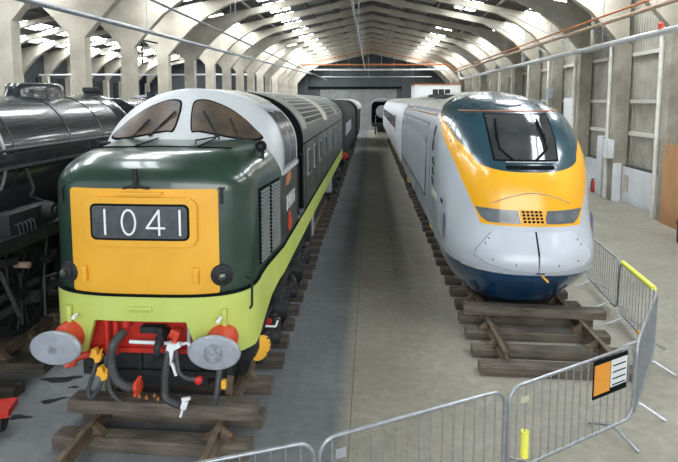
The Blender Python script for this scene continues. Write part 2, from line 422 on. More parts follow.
# drainpipes standing by the right-hand columns
for i, y in enumerate(FY[:8]):
    if i == 0: continue
    b = B(); x = 9.74; yy = y + .33
    b.tube([(x, yy, .02), (x, yy, 6.25), (x + .1, yy, 6.45), (10.05, yy, 6.5)], .075, 10)
    tag(b.build('drainpipe', M['pale'], loc=(x, yy, 0)), 'pale vertical drainpipe on the right wall, beside the %s column in view there' % ordn(i - 1), 'drainpipe', 'drainpipes on the right wall')
# long pipes
def pipe(name, pts, r, m, label, cat='pipe', group=None, brk=None, seg=10):
    t = empty(name, pts[0], label, cat, group)
    b = B(); b.tube(pts, r, seg); b.build('pipe_run', M[m], t)
    for p, z in (brk or []):
        b = B(); b.cyl((p[0], p[1], p[2]), (p[0], p[1], z), .014, seg=6); b.cyl((p[0], p[1], p[2] - r - .02), (p[0], p[1], p[2] + r + .02), .03, seg=6); b.build('hanger', M['galv'], t)
    return t
hg = lambda x, z, ys: [((x, y, z), roof_z(x)) for y in ys]
pipe('service_pipe', [(8.6, 9, 6.1), (8.6, 52.8, 6.1), (8.45, 53, 6.3), (8.3, 53, 7.0)], .10, 'silverpipe', 'thick silver pipe running lengthwise along the right side below the brown pipes', brk=hg(8.6, 6.1, (14, 21, 31.2, 42.35)))
pipe('service_pipe', [(8.0, 9, 6.72), (8.0, 53, 6.72)], .065, 'brownpipe', 'dull brown pipe running lengthwise on the right, just under the orange one', brk=hg(8.0, 6.72, (16, 25, 33.4, 43.2)))
pipe('service_pipe', [(7.95, 9, 6.95), (7.95, 53, 6.95), (7.3, 53.1, 7.45)], .035, 'orange', 'thin orange-brown pipe running lengthwise on the right, above the dull brown pipe')
pipe('service_pipe', [(-5.6, 53, 7.0), (7.4, 53, 7.0)], .085, 'silverpipe', 'straight silver pipe crossing the far end of the hall', brk=hg(0, 7.0, ()) + [((x, 53, 7.0), roof_z(x)) for x in (-4.5, -2.2, 2.2, 4.8)])
pipe('service_pipe', [(-6.8, 53.2, 7.5), (7.4, 53.2, 7.5)], .075, 'orange', 'orange pipe crossing the far end of the hall above the silver one', brk=[((x, 53.2, 7.5), roof_z(x)) for x in (-5.1, -3.4, 1.0, 3.5)])
pipe('service_pipe', [(-5.4, 60, 6.6), (6.6, 60, 6.6)], .06, 'steel', 'thin dull pipe crossing the far end low, under the silver one', brk=[((x, 60, 6.6), roof_z(x)) for x in (-4.5, -.3, 4.5)])
pipe('service_pipe', [(-6.6, 61, 8.2), (.0, 61, 9.7), (6.8, 61, 8.2)], .06, 'orange', 'thin orange pipe following the roof slopes at the far end')
pipe('service_pipe', [(-.6, 11, 7.05), (-.6, 52.8, 7.05)], .045, 'galv', 'slim silver pipe running lengthwise below the ridge over the gangway', brk=hg(-.6, 7.05, (17, 26, 35, 44)))
pipe('cable_tray', [(-6.93, 6.5, 5.99), (-7.9, 73, 7.5)], .065, 'galv', 'broad galvanised duct rising along the left side before the concrete columns', 'duct', brk=[((-7.09, 17, 6.23), 9.0), ((-7.25, 28, 6.48), 9.0), ((-7.52, 43.5, 6.82), 9.0)])
pipe('service_pipe', [(-5.0, 8, 6.34), (-5.0, 62, 6.34)], .03, 'galv', 'slim conduit running lengthwise on the left, inside the broad duct', brk=hg(-5.0, 6.34, (20, 32, 44)))
pipe('service_pipe', [(-30, 47.7, 6.3), (-10.5, 47.7, 6.3)], .08, 'silverpipe', 'pale pipe crossing the left side bay behind the columns', brk=[((x, 47.7, 6.3), roof_z(x)) for x in (-25, -15.5)])
pipe('service_pipe', [(-9.9, 22.75, 5.6), (-9.75, 22.78, 5.6), (-9.75, 22.78, 6.6), (-9.75, 24.5, 6.65)], .035, 'seam', 'short black bent pipe fixed to a left column')
# steel wind braces by the right knees
for i, y in enumerate(FY[2:9]):
    b = B(); b.tube([(9.74, y + .3, 6.6), (6.9, y + 3.5, 8.85)], .03, 6)
    tag(b.build('brace_rod', M['steel'], loc=(9.75, y, 6.6)), 'thin steel brace rod under the right roof slope, the %s from the camera' % ordn(i), 'rod', 'brace rods under the right slope')
t = empty('warning_lamp', (8.6, 16.9, 6.2), 'small orange-red lamp on the thick silver pipe at the upper right', 'lamp')
b = B(); b.lathe((8.6, 16.9, 6.2), (0, 0, 1), [(0, .10), (.03, .10), (.04, .08), (.15, .08), (.19, .03)], 14); b.build('lens', M['orangered'], t)
# right-hand wall furniture
t = empty('white_board', (9.95, 27.6, 2.7), 'blank white square board high on the right wall behind the yellow-nosed train', 'board')
b = B(); b.box2((9.78, 26.9, 2.75), (9.83, 28.15, 4.2), .01); b.build('board_panel', M['white'], t)
b = B(); b.box2((9.83, 26.95, 2.85), (10.41, 27.02, 4.1)); b.box2((9.83, 28.0, 2.85), (10.41, 28.07, 4.1)); b.build('bracket', M['steel'], t)
t = empty('junction_box', (9.8, 29.9, 4.1), 'grey junction box on a column above and left of the white board', 'box')
b = B(); b.box2((9.58, 29.85, 4.15), (9.775, 30.45, 4.75), .02); b.build('box_body', M['steel'], t)
t = empty('wall_door', (9.9, 23.6, 0), 'narrow white door post with a dark gap on the right wall', 'door')
b = B(); b.box2((9.86, 22.95, 0), (10.18, 23.35, 2.55), .01); b.build('door_leaf', M['dado'], t)
b = B(); b.box2((9.98, 23.36, 0), (10.18, 23.55, 2.5)); b.build('gap', M['seam'], t)
b = B(); b.box2((9.86, 23.56, 0), (10.18, 24.1, 2.55), .01); b.build('door_leaf', M['dado'], t)
b = B(); b.box2((9.55, 22.25, 1.75), (9.775, 22.75, 2.5), .02)
tag(b.build('switch_cabinet', M['dado'], loc=(10, 22.2, 1.7)), 'white painted switch box on the right wall beside the narrow door post', 'box')
for j, (za, zb) in enumerate(((.85, 1.13), (.5, .80))):
    b = B(); b.box2((10.13, 21.75, za), (10.178, 22.1, zb), .01)
    tag(b.build('wall_notice', M['tan'], loc=(10.1, 22.3, za)), 'cream notice plate on the white block wall, the %s of a pair' % ('upper', 'lower')[j], 'notice', 'cream notice plates')
t = empty('plywood_board', (9.7, 17.5, 0), 'tall orange-brown plywood board standing against the right wall', 'board')
b = B(); b.box2((9.68, 15.6, 0), (9.72, 18.4, 2.66)); b.build('sheet', M['ply'], t)
b = B(); b.box2((9.64, 18.12, 2.35), (9.68, 18.26, 3.0)); b.build('batten', M['brownpipe'], t)
t = empty('fire_extinguisher', (9.92, 24.6, 0), 'small red fire extinguisher against the white block wall by a drainpipe', 'extinguisher')
b = B(); b.lathe((9.95, 24.6, 0), (0, 0, 1), [(0, .075), (.02, .085), (.42, .085), (.48, .06), (.52, .03), (.56, .03)], 16); b.build('cylinder_body', M['extred'], t)
b = B(); b.tube([(9.95, 24.6, .54), (9.9, 24.52, .56), (9.86, 24.5, .4), (9.86, 24.52, .2)], .014, 6, 4); b.build('hose', M['rubber'], t)
b = B(); b.box((9.93, 24.57, .57), (.12, .03, .04)); b.build('valve', M['seam'], t)
t = empty('litter_bin', (8.95, 15.9, 0), 'black cylindrical bin on the floor at the right edge', 'bin')
b = B(); b.lathe((8.98, 15.7, 0), (0, 0, 1), [(0, .17), (.04, .19), (.55, .21), (.58, .23), (.62, .23)], 20); b.build('bin_body', M['bin'], t)
b = B(); b.lathe((8.98, 15.7, .62), (0, 0, 1), [(0, .22), (.06, .2), (.1, .1)], 20); b.build('lid', M['bin'], t)
t = empty('site_cabin', (6, 57, 0), 'white site cabin with small windows standing behind the white coach', 'cabin')
b = B(); b.box2((4.55, 57, 2.9), (9.3, 62, 5.65), .03); b.build('cabin_body', M['white'], t)
b = B(); b.box2((4.5, 56.95, 5.65), (9.35, 62.05, 5.78)); b.build('roof_edge', M['rust'], t)
for k in range(3):
    b = B(); b.box2((6.4 + k * .62, 56.96, 4.5), (6.95 + k * .62, 57, 5.2)); b.build('window', M['glass'], t)
for x in (4.8, 9.0):
    for y in (57.3, 61.7):
        b = B(); b.box2((x - .1, y - .1, 0), (x + .1, y + .1, 2.9)); b.build('support_post', M['steel'], t)
# dark boards of the side bay
for i, y in enumerate(FY[1::2]):
    b = B(); b.box2((-31.59, y, .8), (-31.4, y + 5.2, 3.4)); b.box2((-31.59, y, 4.2), (-31.4, y + 5.2, 6.2)); wn_[0] += 1
    struct(b.build('window_%d' % wn_[0], M['glass'], loc=(-30.9, y, .8)))

# ================================================================== TRACKS
def wobble(b, a):
    for v in b.bm.verts: v.co += Vector((rnd.uniform(-a, a), rnd.uniform(-a, a), rnd.uniform(-a * .5, 0)))
def sleeper(xc, y, hw, where, k, z0=0, h=.15, d=.25, m='wood', rz=0, label=None, group=None):
    b = B(); n = 6
    rr = []
    for i in range(n + 1):
        x = -hw + 2 * hw * i / n; j = lambda: rnd.uniform(-.008, .008)
        c = .02
        rr.append([(x, -d / 2 + j(), .001), (x, d / 2 + j(), .001), (x, d / 2 + j(), h - c), (x, d / 2 - c, h - .001), (x, -d / 2 + c, h - .001), (x, -d / 2 + j(), h - c)])
    b.rings(rr)
    o = b.build('railway_sleeper', M[m], local=True); o.location = (xc + rnd.uniform(-.03, .03), y, z0); o.rotation_euler = (0, 0, rz + rnd.uniform(-.008, .008))
    tag(o, label or 'dark timber sleeper under the %s, the %s from the camera' % (where, ordn(k)), 'sleeper', group or 'sleepers under the ' + where)
    return o
def fourway(where, xs, y0, y1, group):
    for s, x in zip(('left', 'right'), xs):
        t = empty('steel_rail', (x, y0, .15), 'rusty steel rail, the %s one of the %s' % (s, where), 'rail', group)
        P = [(-.065, 0), (.065, 0), (.065, .012), (.010, .03), (.010, .108), (.035, .12), (.035, .145), (.028, .15), (-.028, .15), (-.035, .145), (-.035, .12), (-.010, .108), (-.010, .03), (-.065, .012)]
        b = B(); b.prism(P, lambda u, v, q: (x + u, q, .15 + v), y0, y1); b.build('rail_section', M['rail'], t)
        yy = 5.75
        for q in chairs_y[where]:
            if q > 14: break
            b = B()
            b.box((x, q, .158), (.36, .18, .016)); b.prism([(.04, 0), (.16, 0), (.15, .025), (.055, .11), (.035, .11)], lambda u, v, w: (x + u, w, .162 + v), q - .05, q + .05)
            b.prism([(-.04, 0), (-.16, 0), (-.15, .025), (-.055, .11), (-.035, .11)], lambda u, v, w: (x + u, w, .162 + v), q - .05, q + .05)
            b.build('rail_chair', M['rail'], t)
            for sx in (-.14, .14): b = B(); b.cyl((x + sx, q, .16), (x + sx, q, .20), .018, seg=8); b.build('bolt', M['rust' if rnd.random() < .3 else 'rail'], t)
LS = [5.85, 6.45, 7.22, 7.92, 8.6, 9.28, 9.95, 10.65]; LS += [10.65 + .7 * k for k in range(1, 66)]
RS = [7.88, 8.45, 9.1, 9.78, 10.45, 11.15, 11.85, 12.55]; RS += [12.55 + .7 * k for k in range(1, 62)]
SS = [7.55 + .7 * k for k in range(-3, 30)]
chairs_y = {'left track': LS, 'right track': RS[1:], 'steam engine track': SS}
for k, y in enumerate(LS): sleeper(-2.51, y, 1.17, 'left track', k, rz=-.03 if k < 2 else 0, m='wood_pale' if k < 3 else 'wood')
for k, y in enumerate(RS): sleeper(2.86 if k > 1 else 2.81, y, 1.19 if k > 1 else 1.15, 'right track', k, rz=-.02 if k < 3 else 0, m='wood_pale' if k < 4 else 'wood')
for k, y in enumerate(SS): sleeper(-6.2, y, 1.36, 'steam engine', k)
fourway('left track', (-3.27, -1.75), 5.0, 74, 'rails of the left track')
fourway('right track', (2.06, 3.64), 7.97, 62.4, 'rails of the right track')
fourway('steam engine track', (-7.18, -5.62), 5.0, 30, 'rails of the steam engine track')
sleeper(-2.52, 6.12, 1.15, '', 0, z0=.301, h=.155, d=.27, m='wood_pale', rz=-.015, label='thick timber laid across the rails as a stop before the green locomotive', group='stop timbers laid on the rails')
sleeper(2.88, 9.42, 1.2, '', 0, z0=.301, h=.155, d=.24, m='wood_pale', rz=-.05, label='thick timber laid across the rails below the blue spoiler', group='stop timbers laid on the rails')
# rusty bits lying on the stop timber
for k, (x, y) in enumerate(((-2.70, 6.1), (-2.62, 6.15), (-2.55, 6.08), (-2.8, 6.12))):
    b = B(); b.lathe((x, y, .457), (0, 0, 1), [(0, .022), (.03, .022), (.031, .012), (.045, .012)], 6)
    tag(b.build('rusty_bolt', M['rust'], loc=(x, y, .457)), 'rusty bolt lying on the stop timber, the %s from the left among the loose ones' % ('second', 'third', 'last', 'first')[k], 'bolt', 'loose bolts on the timber')
# greasy marks on the floor by the left buffer
for k, (x, y, sx, sy, a) in enumerate(((-4.5, 7.3, .26, .08, .2), (-4.3, 6.75, .15, .05, .5), (-4.5, 6.35, .14, .05, .1), (-4.2, 7.1, .07, .03, 0))):
    P = []
    for i in range(22):
        t = 2 * math.pi * i / 22; q = 1 + .3 * math.sin(3 * t + k) + rnd.uniform(-.12, .12)
        u, v = math.cos(t) * sx * q, math.sin(t) * sy * q; P.append((x + u * math.cos(a) - v * math.sin(a), y + u * math.sin(a) + v * math.cos(a)))
    b = B(); b.prism(P, lambda u, v, t: (u, v, t), .0005, .003)
    tag(b.build('oil_stain', M['oil'], loc=(x, y, 0)), ('largest black oil stain on the floor left of the green locomotive', 'long thin oil stain nearest the buffer', 'small oil stain in front of the others', 'tiny oil spot between the stains')[k], 'stain', 'oil stains')
# ================================================================== SHARED SHAPES
def outline(cx, yf, W_, D, n, yr, Wr, N=34, back=5):
    P = []
    for k in range(N + 1):
        th = -math.pi / 2 + math.pi * k / N; s = math.sin(th); c = abs(math.cos(th))
        P.append((cx + W_ * math.copysign(abs(s) ** (2 / n), s), yf + D * (1 - c ** (2 / n))))
    L = [(cx - (W_ + (Wr - W_) * k / back), yf + D + (yr - yf - D) * k / back) for k in range(back, 0, -1)]
    Rr = [(cx + (W_ + (Wr - W_) * k / back), yf + D + (yr - yf - D) * k / back) for k in range(1, back + 1)]
    return L + P + Rr
def supx(a, n): a = min(a, 1.0); return 1 - (1 - a ** n) ** (1 / n)

# ================================================================== GREEN DIESEL LOCOMOTIVE
CD = -2.66
LOCO = empty('diesel_locomotive', (CD, 6.0, .3), 'dark green diesel locomotive with white cab and yellow nose panel reading 1041', 'locomotive')
def NW(z): t = max(0, min(1, (z - 3.0) / .42)); return 1.25 - .45 * (1 - (1 - t * t) ** .5)
def NY(z): t = max(0, min(1, (z - 3.0) / .42)); return 6.05 + .42 * (1 - (1 - t * t) ** .5)
def NS(x, z): return NY(z) + .68 * supx(abs(x - CD) / NW(z), 3.2)
def lift(x, y, z):
    if z <= 2.95: return z
    t = (z - 2.95) / .47; return z + t * t * (.10 * (y - 6.3) / 1.5 + .03 * (1 - ((x - CD) / 1.2) ** 2))
b = B(); rr = []
zs = [1.72, 2.2, 2.6, 3.0] + [3.0 + .42 * math.sin(R(90 * k / 12)) for k in range(1, 13)]
for z in zs:
    o = outline(CD, NY(z), NW(z), .68, 3.2, 7.9, 1.34 - (1.25 - NW(z)) * .9)
    rr.append([(x, y, lift(x, y, z)) for x, y in o])
b.rings(rr, cap1=False)
# bonnet top as strips so it can crown towards the cab
top = rr[-1]; n = len(top); vs = [v for v in b.bm.verts][-n:]
for k in range(n // 2):
    i, j = k, n - 1 - k
    if j - i > 1:
        q = [vs[i], vs[i + 1], vs[j - 1], vs[j]] if j - 1 != i + 1 else [vs[i], vs[i + 1], vs[j]]
        try: b.bm.faces.new(q)
        except ValueError: pass
b.build('nose', M['green'], LOCO, sharp=40)
# bonnet hatch lines and grab rails
def nosetop(x, y): return (x, y, lift(x, y, 3.42) + .004)
b = B()
for x0, y0, x1, y1 in ((-.95, 6.75, .9, 6.75), (-.38, 6.75, -.38, 7.6), (.45, 6.75, .45, 7.6)):
    b.tube([nosetop(CD + x0 + (x1 - x0) * k / 6, y0 + (y1 - y0) * k / 6) for k in range(7)], .010, 5)
b.build('bonnet_seam', M['seam'], LOCO)
b = B()
for pts in (((.35, 7.0), (.55, 7.4)),):
    P = [nosetop(CD + u, v) for u, v in pts]; b.tube([P[0], Vector(P[0]) + Vector((0, 0, .05)), Vector(P[1]) + Vector((0, 0, .05)), P[1]], .012, 6)
b.build('bonnet_handrail', M['black'], LOCO)

def CW(z): return 1.34 if z <= 3.25 else 1.34 * max(0, 1 - ((z - 3.25) / 1.0) ** 2.2) ** .5
def CY(z): return 7.45 + .55 * (max(z, 3.3) - 3.4) / .84
def CS(x, z): w = max(CW(z), 1e-4); return CY(z) + .55 * w / 1.34 * supx(abs(x - CD) / w, 2.3)
def cabloft(z0, z1, name, m, ya=None, yr=9.6):
    b = B(); rr = []; N = 22
    zz = [z0 + (z1 - z0) * (k / N) for k in range(N + 1)] if z1 < 4 else [z0, 3.1, 3.25] + [3.25 + 1.0 * math.sin(R(90 * k / 22)) for k in range(1, 23)]
    for z in zz:
        w = max(CW(z), .012); o = outline(CD, CY(z), w, .55 * w / 1.34, 2.3, yr, w); rr.append([(x, y, z) for x, y in o])
    b.rings(rr); return b.build(name, M[m], LOCO, sharp=40)
cabloft(1.72, 2.955, 'cab_side', 'green_side')
cabloft(2.957, 4.25, 'cab_shell', 'cabwhite')
fr = lambda u, v: (CD + u, CS(CD + u, v), v)
# windscreens (mirrored pair), each with black rubber and a wiper
WP = [(.15, 3.64), (.11, 3.8), (.10, 3.98), (.14, 4.05), (.28, 4.06), (.46, 4.01), (.66, 3.92), (.84, 3.80), (.98, 3.68), (1.10, 3.57), (1.09, 3.53), (.96, 3.52), (.70, 3.555), (.40, 3.61), (.24, 3.635)]
for s in (-1, 1):
    P = curve_poly([(s * u - .06 * 0 + (-.04), v) for u, v in WP], 4)
    c = (s * .5 - .04, 3.80)
    b = B(); b.patch([(c[0] + (u - c[0]) * 1.055, c[1] + (v - c[1]) * 1.09) for u, v in P], fr, .008, .02, 1, 5, c); rb = b.build('windscreen_rubber', M['seam'], LOCO)
    b = B(); b.patch(P, fr, .016, .02, 1, 6, c); b.build('windscreen', M['brownglass'], LOCO)
    for (a0, a1), (c0, c1) in ((((.46, 3.59), (.25, 3.88)), ((.78, 3.54), (.64, 3.78))) if s > 0 else (((-.50, 3.58), (-.20, 3.88)), ((-.78, 3.54), (-.57, 3.77)))):
        p0 = Vector(fr(a0, a1)) + Vector((0, -.03, .0)); p1 = Vector(fr(c0, c1)) + Vector((0, -.06, .01)); pm = p0.lerp(p1, .35)
        b = B(); b.cyl(p0, p1, .009, seg=6); b.cyl(pm + Vector((0, .01, 0)), p1 + (p1 - pm) * .12 + Vector((0, .01, 0)), .017, seg=6); b.cyl(p0 + Vector((0, .04, 0)), p0 + Vector((0, -.02, 0)), .03, seg=8)
        b.build('wiper', M['black'], LOCO)
# cab side windows, both sides: frame, two panes, lower sill
def secf(s): return lambda y, v: (CD + s * CW(v), y, v)
for s in (1, -1):
    f = secf(s)
    b = B(); b.patch(dense([(7.95, 3.03), (9.42, 3.03), (9.42, 3.90), (8.25, 3.94)], .12), f, .012, .02, s, 4); fw = b.build('side_window_frame', M['galv'], LOCO)
    for y0, y1 in ((8.10, 8.70), (8.78, 9.34)):
        b = B(); b.patch(dense([(y0, 3.08), (y1, 3.08), (y1, 3.86), (y0 + (.14 if y0 < 8.2 else 0), 3.89)], .12), f, .020, .02, s, 4); b.build('side_window_pane', M['steel'] if False else M['headglass'], fw)
    b = B(); b.patch(dense([(7.95, 2.955), (9.6, 2.955), (9.6, 3.02), (7.95, 3.02)], .15), f, .02, .03, s, 2); b.build('window_sill', M['cabwhite'], LOCO)
def roofp(y, ph): return (CD + 1.34 * math.cos(ph), y, 3.25 + 1.0 * max(math.sin(ph), 0) ** (2 / 2.2))
# dusty roof panels of the cab
for a0, a1, y0, y1 in ((R(50), R(78), 8.75, 9.6), (R(84), R(112), 8.75, 9.6)):
    b = B(); b.patch(dense([(y0, a0), (y1, a0), (y1, a1), (y0, a1)], .12), roofp, .012, .03, -1 if False else 1, 4); b.build('roof_panel', M['dusty'], LOCO)
# recessed vestibule behind the cab door
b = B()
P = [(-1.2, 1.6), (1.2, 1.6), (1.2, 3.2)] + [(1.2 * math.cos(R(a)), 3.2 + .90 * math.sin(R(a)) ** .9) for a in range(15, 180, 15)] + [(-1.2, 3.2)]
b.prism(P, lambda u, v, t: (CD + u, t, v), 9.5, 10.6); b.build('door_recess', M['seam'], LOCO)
for s in (1, -1):
    for y in (9.68, 10.4):
        b = B(); b.tube([(CD + s * 1.28, y, 1.95), (CD + s * 1.345, y, 2.0), (CD + s * 1.345, y, 3.0), (CD + s * 1.28, y, 3.05)], .016, 6); b.build('door_handrail', M['black'], LOCO)
    b = B(); b.box((CD + s * 1.28, 10.05, 1.93), (.16, .8, .03)); b.build('door_step', M['galv'], LOCO)
# main body
def section(W_, k=1.0):
    return [(-W_, 1.5), (W_, 1.5), (W_, 2.4), (W_, 3.25)] + [(W_ * math.cos(R(a)), 3.25 + 1.0 * math.sin(R(a)) ** (2 / 2.2)) for a in (8, 16, 24, 32, 40, 48, 56, 64, 72, 80, 90, 100, 108, 116, 124, 132, 140, 148, 156, 164, 172)] + [(-W_, 3.25), (-W_, 2.4)]
YB = 24.8
b = B(); rr = []
for y in [10.5, 10.54] + [10.54 + (YB - 10.54) * k / 10 for k in range(1, 11)]:
    rr.append([(CD + u, y, v) for u, v in section(1.34)])
rr.append([(CD + u * .95, YB + .35, v * .985) for u, v in section(1.34)])
b.rings(rr); b.build('body', M['green_side'], LOCO, sharp=50)
b = B(); b.prism([(u * .998, v) for u, v in section(1.34)], lambda u, v, t: (CD + u, t, v), 10.44, 10.505); b.build('gangway_rubber', M['seam'], LOCO)
# roof bands, mesh grilles and tan panels
def rpatch(name, y0, y1, a0, a1, m, off=.012, th=.03, r=5):
    b = B(); b.patch(dense([(y0, R(a0)), (y1, R(a0)), (y1, R(a1)), (y0, R(a1))], .15), roofp, off, th, 1, r); return b.build(name, M[m], LOCO)
def grille(y0, y1, a0, a1):
    g = rpatch('roof_grille', y0, y1, a0, a1, 'seam', .006)
    b = B(); ny = max(3, int((y1 - y0) / .42)); na = max(3, int((a1 - a0) / 6.5))
    for k in range(ny + 1):
        y = y0 + (y1 - y0) * k / ny; b.tube([Vector(roofp(y, R(a0 + (a1 - a0) * j / 8))) * 1 + Vector((math.cos(R(a0 + (a1 - a0) * j / 8)), 0, math.sin(R(a0 + (a1 - a0) * j / 8)))) * .010 for j in range(9)], .008, 5)
    for k in range(na + 1):
        a = R(a0 + (a1 - a0) * k / na); p = Vector(roofp(0, a)) + Vector((math.cos(a), 0, math.sin(a))) * .010
        b.tube([(p.x, y0, p.z), (p.x, y1, p.z)], .010, 5)
    b.build('grille_mesh', M['mesh'], g)
rpatch('roof_panel', 10.6, 11.3, 12, 168, 'roofgrey')
grille(11.5, 15.4, 17, 66); grille(11.5, 15.4, 72, 108); grille(11.5, 15.4, 114, 163)
rpatch('roof_panel', 15.55, 16.7, 12, 168, 'tan')
grille(16.9, 20.4, 17, 66); grille(16.9, 20.4, 72, 108); grille(16.9, 20.4, 114, 163)
rpatch('roof_panel', 20.6, 21.8, 12, 168, 'roofgrey')
grille(22.0, 24.2, 17, 66); grille(22, 24.2, 72, 108)
# side windows, louvres and panel joints of the body
for s in (1, -1):
    f = secf(s)
    for y in (11.2, 12.45, 13.8, 15.5, 17.4, 20.0):
        b = B(); b.patch(dense([(y, 2.5), (y + .42, 2.5), (y + .42, 3.05), (y, 3.05)], .2), f, .012, .02, s, 2); w = b.build('side_window', M['louvre'], LOCO)
        b = B(); b.patch([(y + .05, 2.54), (y + .37, 2.54), (y + .37, 3.01), (y + .05, 3.01)], f, .018, .02, s, 1); b.build('pane', M['glass'], w)
    b = B()
    for y in (10.8, 13.1, 16.2, 18.9, 21.6): b.box((CD + s * 1.342, y, 2.55), (.008, .02, 1.35))
    b.box((CD + s * 1.342, 17.5, 3.22), (.012, 14.2, .025)); b.build('panel_joint', M['seam'], LOCO)
# nose side louvres (two tall columns each side)
def nside(s):
    def f(y, v):
        t = (y - 6.8) / 1.1; return (CD + s * (1.25 + .09 * max(0, min(1, t))) - s * (0 if y > 6.8 else .75 * 0), y, v)
    return f
for s in (1, -1):
    f = nside(s)
    for y0, y1 in ((6.68, 7.16), (7.22, 7.72)):
        b = B(); b.patch(dense([(y0, 1.98), (y1, 1.98), (y1, 2.96), (y0, 2.96)], .15), f, .012, .02, s, 3); g = b.build('side_louvre', M['seam'], LOCO)
        b = B()
        for k in range(19):
            z = 2.02 + .05 * k; p0 = Vector(f(y0 + .02, z)); p1 = Vector(f(y1 - .02, z)); d = Vector((s * .022, 0, 0)); w = Vector((s * .012, 0, -.028))
            b.face([p0 + d, p1 + d, p1 + d + w, p0 + d + w]); b.face([p0 + d * .4, p1 + d * .4, p1 + d, p0 + d])
        b.build('louvre_slats', M['slat'], g, recalc=False)
# number and crest on the cab side
f = secf(1)
text('running_number', 'D9016', 8.36, 2.34, .12, .22, .185, .032, f, LOCO, M['letter'], .008, 1)
b = B(); b.patch([(8.52, 1.98), (8.78, 1.98), (8.86, 2.1), (8.74, 2.16), (8.70, 2.27), (8.58, 2.27), (8.56, 2.14), (8.44, 2.08)], f, .010, .01, 1, 1); b.build('crest', M['orangered'], LOCO)
b = B(); b.patch(curve_poly([(8.3, 2.75), (8.75, 2.78), (8.72, 2.92), (8.45, 2.93)], 3), f, .006, .008, 1, 2); b.build('rust_patch', M['rust'], LOCO)
# yellow warning panel and headcode box
nf = lambda u, v: (CD + u, NS(CD + u, v), v)
b = B(); b.patch(rrect(-.885, 1.79, .885, 3.05, .05), nf, .014, .03, 1, 6, (0, 2.4)); b.build('nose_panel', M['yellow'], LOCO)
b = B(); b.patch(rrect(-.655, 2.38, .655, 2.96, .13), nf, .07, .07, 1, 6, (0, 2.67)); hb = b.build('headcode_box', M['yellow'], LOCO)
b = B(); b.patch(rrect(-.585, 2.455, .575, 2.885, .07), nf, .073, .02, 1, 5, (0, 2.67)); hr_ = b.build('headcode_rim', M['seam'], hb)
b = B(); b.patch(rrect(-.56, 2.48, .55, 2.86, .05), nf, .076, .02, 1, 5, (0, 2.67)); b.build('headcode_glass', M['headglass'], hb)
for i, (c, u) in enumerate((('1', -.50), ('0', -.22), ('4', .075), ('1', .375))):
    cw = .19 if c != '4' else .22
    strokes('headcode_digit', [[(u + a * cw, 2.525 + q * .29) for a, q in st] for st in DIG[c]], .023, nf, hb, M['letter'], .081)
b = B(); b.patch([(-.31, 2.985), (.24, 2.985), (.27, 3.015), (-.31, 3.015)], nf, .05, .05, 1, 1); b.build('nose_ledge', M['yellow'], LOCO)
for u in (-.715, .63):
    b = B(); b.box(Vector(nf(u, 2.03)) + Vector((0, -.035, 0)), (.065, .06, .19), None, .01); b.build('lamp_bracket', M['yellow'], LOCO)
b = B(); b.box(Vector(nf(-.06, 3.12)) + Vector((0, -.03, .05)), (.05, .04, .24), None, .01); b.build('lamp_bracket', M['black'], LOCO)
b = B(); b.tube([Vector(nf(-.2, 3.06)) + Vector((0, -.03, 0)), Vector(nf(-.06, 3.09)) + Vector((0, -.05, 0)), Vector(nf(.1, 3.06)) + Vector((0, -.03, 0))], .018, 6, 4); b.build('lamp_base', M['black'], LOCO)
for s, u in ((-1, -.95), (1, .91)):
    p = Vector(nf(u, 2.02)); d = Vector((s * .30, -1, .05)).normalized(); p = p + d * .0
    b = B(); b.lathe(p, d, [(-.04, .13), (.03, .13), (.045, .115), (.05, .085), (.075, .08), (.085, .055), (.12, .05), (.13, .02)], 24); mk = b.build('marker_light', M['black'], LOCO)
    b = B(); b.lathe(p + d * .12, d, [(0, .045), (.02, .035), (.028, .01)], 16); b.build('marker_lens', M['lens'], mk)
# strap at the panel's top right corner, side flap
for u in (.93, -1.02):
    b = B(); b.box(Vector(nf(u, 2.95)) + Vector((0, -.02, 0)), (.03, .03, .16)); b.box(Vector(nf(u * 1.0, 3.05)) + Vector((0, -.02, 0)), (.07, .03, .03)); b.build('panel_latch', M['black'], LOCO)
# lime band: front apron with its cut-out and the side band
P = outline(CD, 6.0 - .0, 1.275, .71, 3.2, 7.9, 1.362, N=60)
P = [(CD - 1.362, YB)] + [(CD - 1.362, y) for y in (18, 14, 11, 9.5, 8.6)] + P + [(CD + 1.362, y) for y in (8.6, 9.5, 11, 14, 18)] + [(CD + 1.362, YB)]
def band(x, y):
    u = x - CD; zt = 1.775 + min(.10, max(0, (y - 6.0) * .10))
    if y < 6.45 and abs(u) < 1.16:
        a = abs(u + .05)
        zb = 1.475 if a < .555 else (1.475 - (a - .555) / .14 * .42 if a < .695 else 1.055)
    else:
        zb = interp([(6.4, 1.06), (6.75, 1.18), (7.1, 1.38), (7.6, 1.47), (9, 1.47)], y)
    return zb, zt
# add points at the cut-out corners
Q = []
for a, c in zip(P, P[1:]):
    Q.append(a)
    cu_ = [CD - .05 + k for k in (-.695, -.555, .555, .695)]
    for x in sorted(cu_):
        if min(a[0], c[0]) < x < max(a[0], c[0]) and a[1] < 6.5: t = (x - a[0]) / (c[0] - a[0]); Q.append((x, a[1] + t * (c[1] - a[1])))
Q.append(P[-1])
Q = [q for i, q in enumerate(Q) if i == 0 or math.dist(q, Q[i - 1]) > 1e-4]
b = B(); rr = []
for i, (x, y) in enumerate(Q):
    a = Q[max(0, i - 1)]; c = Q[min(len(Q) - 1, i + 1)]; tx, ty = c[0] - a[0], c[1] - a[1]; L_ = math.hypot(tx, ty); nx, ny = -ty / L_ * .05, tx / L_ * .05
    zb, zt = band(x, y); rr.append([(x, y, zb), (x, y, (zb + zt) / 2), (x, y, zt), (x + nx, y + ny, zt), (x + nx, y + ny, zb)])
b.rings(rr); b.build('lime_band', M['lime'], LOCO, sharp=30)
b = B(); rr = []
